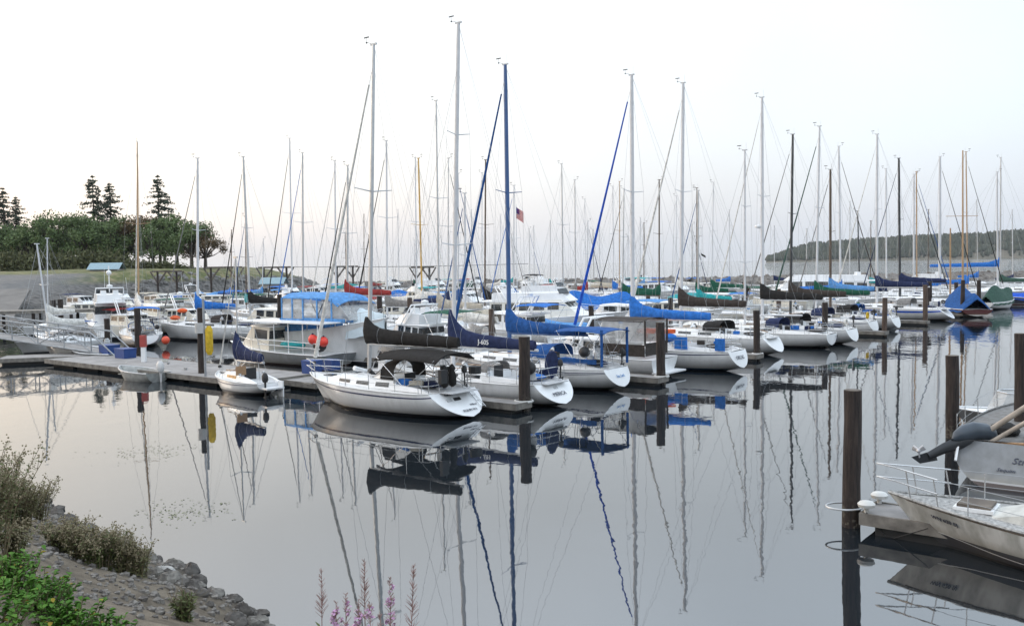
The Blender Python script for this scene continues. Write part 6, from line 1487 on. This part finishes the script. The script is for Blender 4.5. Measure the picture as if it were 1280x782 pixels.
def dry_bush(px, py, dist, h, n, lab, leafn='dry', seedh=True, seed=0, spread=0.55, dens=26):
    """bush whose foot is where the sight line meets the bank at this distance"""
    d = ray(px, py); p = CAM+d*dist
    for _ in range(8):   # drop on the bank
        q = p-PB; dd = q.x*NB.x+q.y*NB.y; ss = q.x*TB.x+q.y*TB.y; p.z = bank_z(dd, ss)
    t = thing('bush', lab, 'bush', p); r = random.Random(seed); st = MB(); lf = MB(); sd_ = MB()
    for i in range(n):
        a = r.uniform(0, 6.28); o = Vector((math.cos(a), math.sin(a), 0))*r.uniform(0, spread*h*0.45); H_ = h*r.uniform(.5, 1.0); lean = Vector((math.cos(a), math.sin(a), 0))*H_*r.uniform(.1, .5)
        P = [o+Vector((0, 0, -.15)), o+lean*.3+Vector((0, 0, H_*.45)), o+lean+Vector((0, 0, H_))]; st.tube(P, [0.009, 0.006, 0.003], 4)
        for k in range(dens):
            u = r.uniform(.15, 1); c = P[0].lerp(P[1], u*2) if u < .5 else P[1].lerp(P[2], u*2-1)
            blade(lf, c, Vector((r.gauss(0, 1), r.gauss(0, 1), r.uniform(-.2, .9))), Vector((0, 0, 1)), r.uniform(.04, .11), r.uniform(.008, .02), r)
        for k in range(3):
            u = r.uniform(.5, .95); c = P[1].lerp(P[2], u*2-1); e_ = c+Vector((r.gauss(0, .1), r.gauss(0, .1), r.uniform(.05, .2))); st.tube([c, e_], [.004, .002], 3)
            if seedh:
                for q in range(4): sd_.ball(e_+Vector((r.gauss(0, .015), r.gauss(0, .015), r.gauss(0, .02))), r.uniform(.007, .014), 5, 3)
        if seedh:
            for q in range(8): sd_.ball(P[2]+Vector((r.gauss(0, .02), r.gauss(0, .02), r.gauss(-.02, .05))), r.uniform(.007, .014), 5, 3)
    st.build('stems', DRYS, t); lf.build('leaves', LEAF[leafn], t)
    if seedh: tag(sd_.build('seed_heads', SEED, t), kind='stuff')
    return t
def on_ray(px, py):
    """distance along the sight line to the bank"""
    d = ray(px, py)
    for i in range(40, 400):
        q = CAM+d*(i*0.1); v = q-PB; dd = v.x*NB.x+v.y*NB.y; ss = v.x*TB.x+v.y*TB.y
        if q.z < max(bank_z(dd, ss), 0): return i*0.1
    return 20
for k, (px, py, h, n, ln, lab) in enumerate([
    (0, 655, 1.15, 60, 'olive', 'tall feathery olive bush at the left edge above the water'), (22, 660, .8, 50, 'dry', 'lower dry brown bush right of the tall feathery one'), (-30, 690, 1.3, 60, 'olive', 'olive bush cut by the left edge'), (44, 650, 0.75, 34, 'dry', 'sparse dry stems with seed heads over the water at the left'),
    (96, 700, 0.66, 44, 'dry', 'dry bush with pale seed heads left of the middle bank bushes'), (125, 712, 0.66, 55, 'olive', 'olive brown bush in the middle of the bank'), (150, 718, 0.7, 50, 'dry', 'dry reddish bush beside the largest boulder'), (172, 722, 0.55, 34, 'dry', 'small dry tuft just left of the largest boulder'), (75, 690, 0.5, 30, 'olive', 'small low tuft on the upper bank'),
    (230, 775, 0.35, 30, 'olive', 'low tuft among the rocks at the bottom of the bank'), (18, 700, 0.5, 30, 'dry', 'low dry tuft on the bare upper bank')]):
    dry_bush(px, py, on_ray(px, py), h, n, lab, ln, k != 9, 60+k, dens=30)
def leafy(px, py, h, n, lab, seed):
    p = CAM+ray(px, py)*on_ray(px, py); t = thing('leafy_bush', lab, 'bush', p); r = random.Random(seed); st = MB(); lf = MB(); yl = MB()
    for i in range(n):
        a = r.uniform(0, 6.28); o = Vector((math.cos(a), math.sin(a), 0))*r.uniform(0, h*0.9); H_ = h*r.uniform(.4, 1); e_ = o*1.3+Vector((0, 0, H_)); P = [o*.6+Vector((0, 0, -.1)), o+Vector((0, 0, H_*.5)), e_]; st.tube(P, [.006, .005, .003], 4)
        for k in range(13):
            u = r.uniform(.25, 1); c = P[0].lerp(P[1], u*2) if u < .5 else P[1].lerp(P[2], u*2-1); d = Vector((r.gauss(0, 1), r.gauss(0, 1), r.uniform(-.2, .5))).normalized(); L_ = r.uniform(.035, .075)
            s = d.cross(Vector((0, 0, 1))).normalized(); tw = r.uniform(-.5, .5); up = (Vector((0, 0, 1))+s*tw)*0.25*L_
            tgt = yl if r.random() < 0.03 else lf
            m1 = c+d*L_*.35; m2 = c+d*L_*.7
            tgt.add([c, m1+s*L_*.33+up, m2+s*L_*.28+up, c+d*L_, m2-s*L_*.28+up, m1-s*L_*.33+up, m1, m2], [(0, 6, 1), (1, 6, 7, 2), (2, 7, 3), (0, 5, 6), (5, 4, 7, 6), (4, 3, 7)])
    st.build('stems', DRYS, t); lf.build('leaves', LEAF['bright'], t); yl.build('yellow_leaves', LEAF['yellow'], t)
for k, (px, py, h, n, lab) in enumerate([(5, 745, .42, 75, 'bright green leafy bush at the left edge of the bank'), (40, 770, .4, 75, 'bright green leafy bush in the lower left corner'), (-20, 790, .4, 70, 'green leafy clump cut by the lower left corner'), (85, 795, .34, 70, 'green leafy clump at the bottom, right of the corner bush'), (125, 812, .3, 55, 'low green leafy clump at the bottom edge of the bank'), (10, 720, .2, 20, 'small green sprig above the leafy bushes'), (70, 745, .18, 18, 'single green sprig standing on bare soil')]):
    leafy(px, py, h, n, lab, 80+k)
def fireweed(px, ytop, dist, lab, seed, bloom, lean):
    tip = CAM+ray(px, ytop)*dist; foot = Vector((tip.x-lean, tip.y, 0)); v = foot-PB; foot.z = bank_z(v.x*NB.x+v.y*NB.y, v.x*TB.x+v.y*TB.y)
    t = thing('fireweed', lab, 'flower', foot); e_ = tip-foot; r = random.Random(seed); st = MB(); fl = MB(); lf = MB()
    P = [Vector((0, 0, -.1)), e_*.5+Vector((lean*.2, 0, 0)), e_]; st.tube(P, [.007, .005, .0015], 5)
    for k in range(70):
        u = 1-r.random()*0.22; c = P[1].lerp(P[2], u*2-1) if u > .5 else P[0]; a = r.uniform(0, 6.28); L_ = 0.02+0.055*(1-u)/.22
        d = Vector((math.cos(a), math.sin(a), 1.1)).normalized()*L_; st.tube([c, c+d], [.0022, .0012], 3)
        if bloom and r.random() < 0.38 and u < 0.97:
            for q in range(4): w2 = Vector((r.gauss(0, 1), r.gauss(0, 1), r.gauss(0, 1))).normalized(); blade(fl, c+d*.7, w2, Vector((0, 0, 1)), .022, .009, r)
    for k in range(26):
        u = r.uniform(.25, .75); c = P[0].lerp(P[1], u*2) if u < .5 else P[1].lerp(P[2], u*2-1); a = r.uniform(0, 6.28); blade(lf, c, Vector((math.cos(a), math.sin(a), .5)), Vector((0, 0, 1)), .11, .009, r)
    st.build('stem', PINKS, t, smooth=60); lf.build('leaves', LEAF['olive'], t)
    if bloom: tag(fl.build('petals', PINK, t), kind='stuff')
for k, (px, yt, D_, lab, bl, ln) in enumerate([(455, 699, 5.6, 'tallest thin fireweed spike with faded pink stalks', False, .02), (517, 706, 5.2, 'leaning fireweed spike with dusty pink seed stalks, right of the blooms', False, .16), (487, 722, 5.6, 'fireweed with a single pink bloom between the two spikes', True, -.01), (432, 742, 5.0, 'short fireweed with bright pink blooms, left of the cluster', True, .03),
                                               (448, 748, 5.1, 'fireweed with bright pink blooms in the middle of the cluster', True, 0), (462, 752, 4.9, 'fireweed with magenta blooms right of the cluster middle', True, -.02), (420, 752, 5.0, 'low fireweed with purple pink petals at the bottom edge', True, .05), (475, 768, 5.1, 'stunted fireweed stalk at the very bottom', False, .02), (402, 712, 6.0, 'thin dark grass-like stalk left of the fireweed', False, .05)]):
    fireweed(px, yt, D_, lab, 30+k, bl, ln)
# weed rafts on the water
for px, py, w_, lab in ((230, 639, 1.3, 'small raft of floating weed left of centre'), (190, 565, 1.6, 'thin patch of floating debris near the dock')):
    p = at(px, py); r = random.Random(px); g = MB()
    for i in range(160): blade(g, Vector((r.gauss(0, w_*.5), r.gauss(0, w_*.45), r.uniform(.003, .02))), Vector((r.gauss(0, 1), r.gauss(0, 1), .1)), Vector((0, 0, 1)), r.uniform(.03, .12), .02, r)
    tag(g.build('floating_weed', LEAF['olive'], loc=p), lab, 'weed', kind='stuff')

# ================================================================== haze
hz = bpy.data.materials.new('haze'); hz.use_nodes = True; t_ = hz.node_tree; t_.nodes.clear()
o_ = t_.nodes.new('ShaderNodeOutputMaterial'); v_ = t_.nodes.new('ShaderNodeVolumePrincipled'); v_.inputs['Color'].default_value = (0.86, 0.93, 1.0, 1)
v_.inputs['Density'].default_value = HAZE; v_.inputs['Anisotropy'].default_value = 0.0; t_.links.new(v_.outputs[0], o_.inputs['Volume'])
if HAZE > 0:
    b = MB(); X1, Y0, Y1, Z0, Z1 = 7200, -400, 7200, -4, 130
    b.add([(-X1, Y0, Z0), (X1, Y0, Z0), (X1, Y1, Z0), (-X1, Y1, Z0), (-X1, Y0, Z1), (X1, Y0, Z1), (X1, Y1, Z1), (-X1, Y1, Z1)], [(0, 3, 2, 1), (4, 5, 6, 7), (0, 1, 5, 4), (1, 2, 6, 5), (2, 3, 7, 6), (3, 0, 4, 7)])
    tag(b.build('haze', hz), kind='stuff')
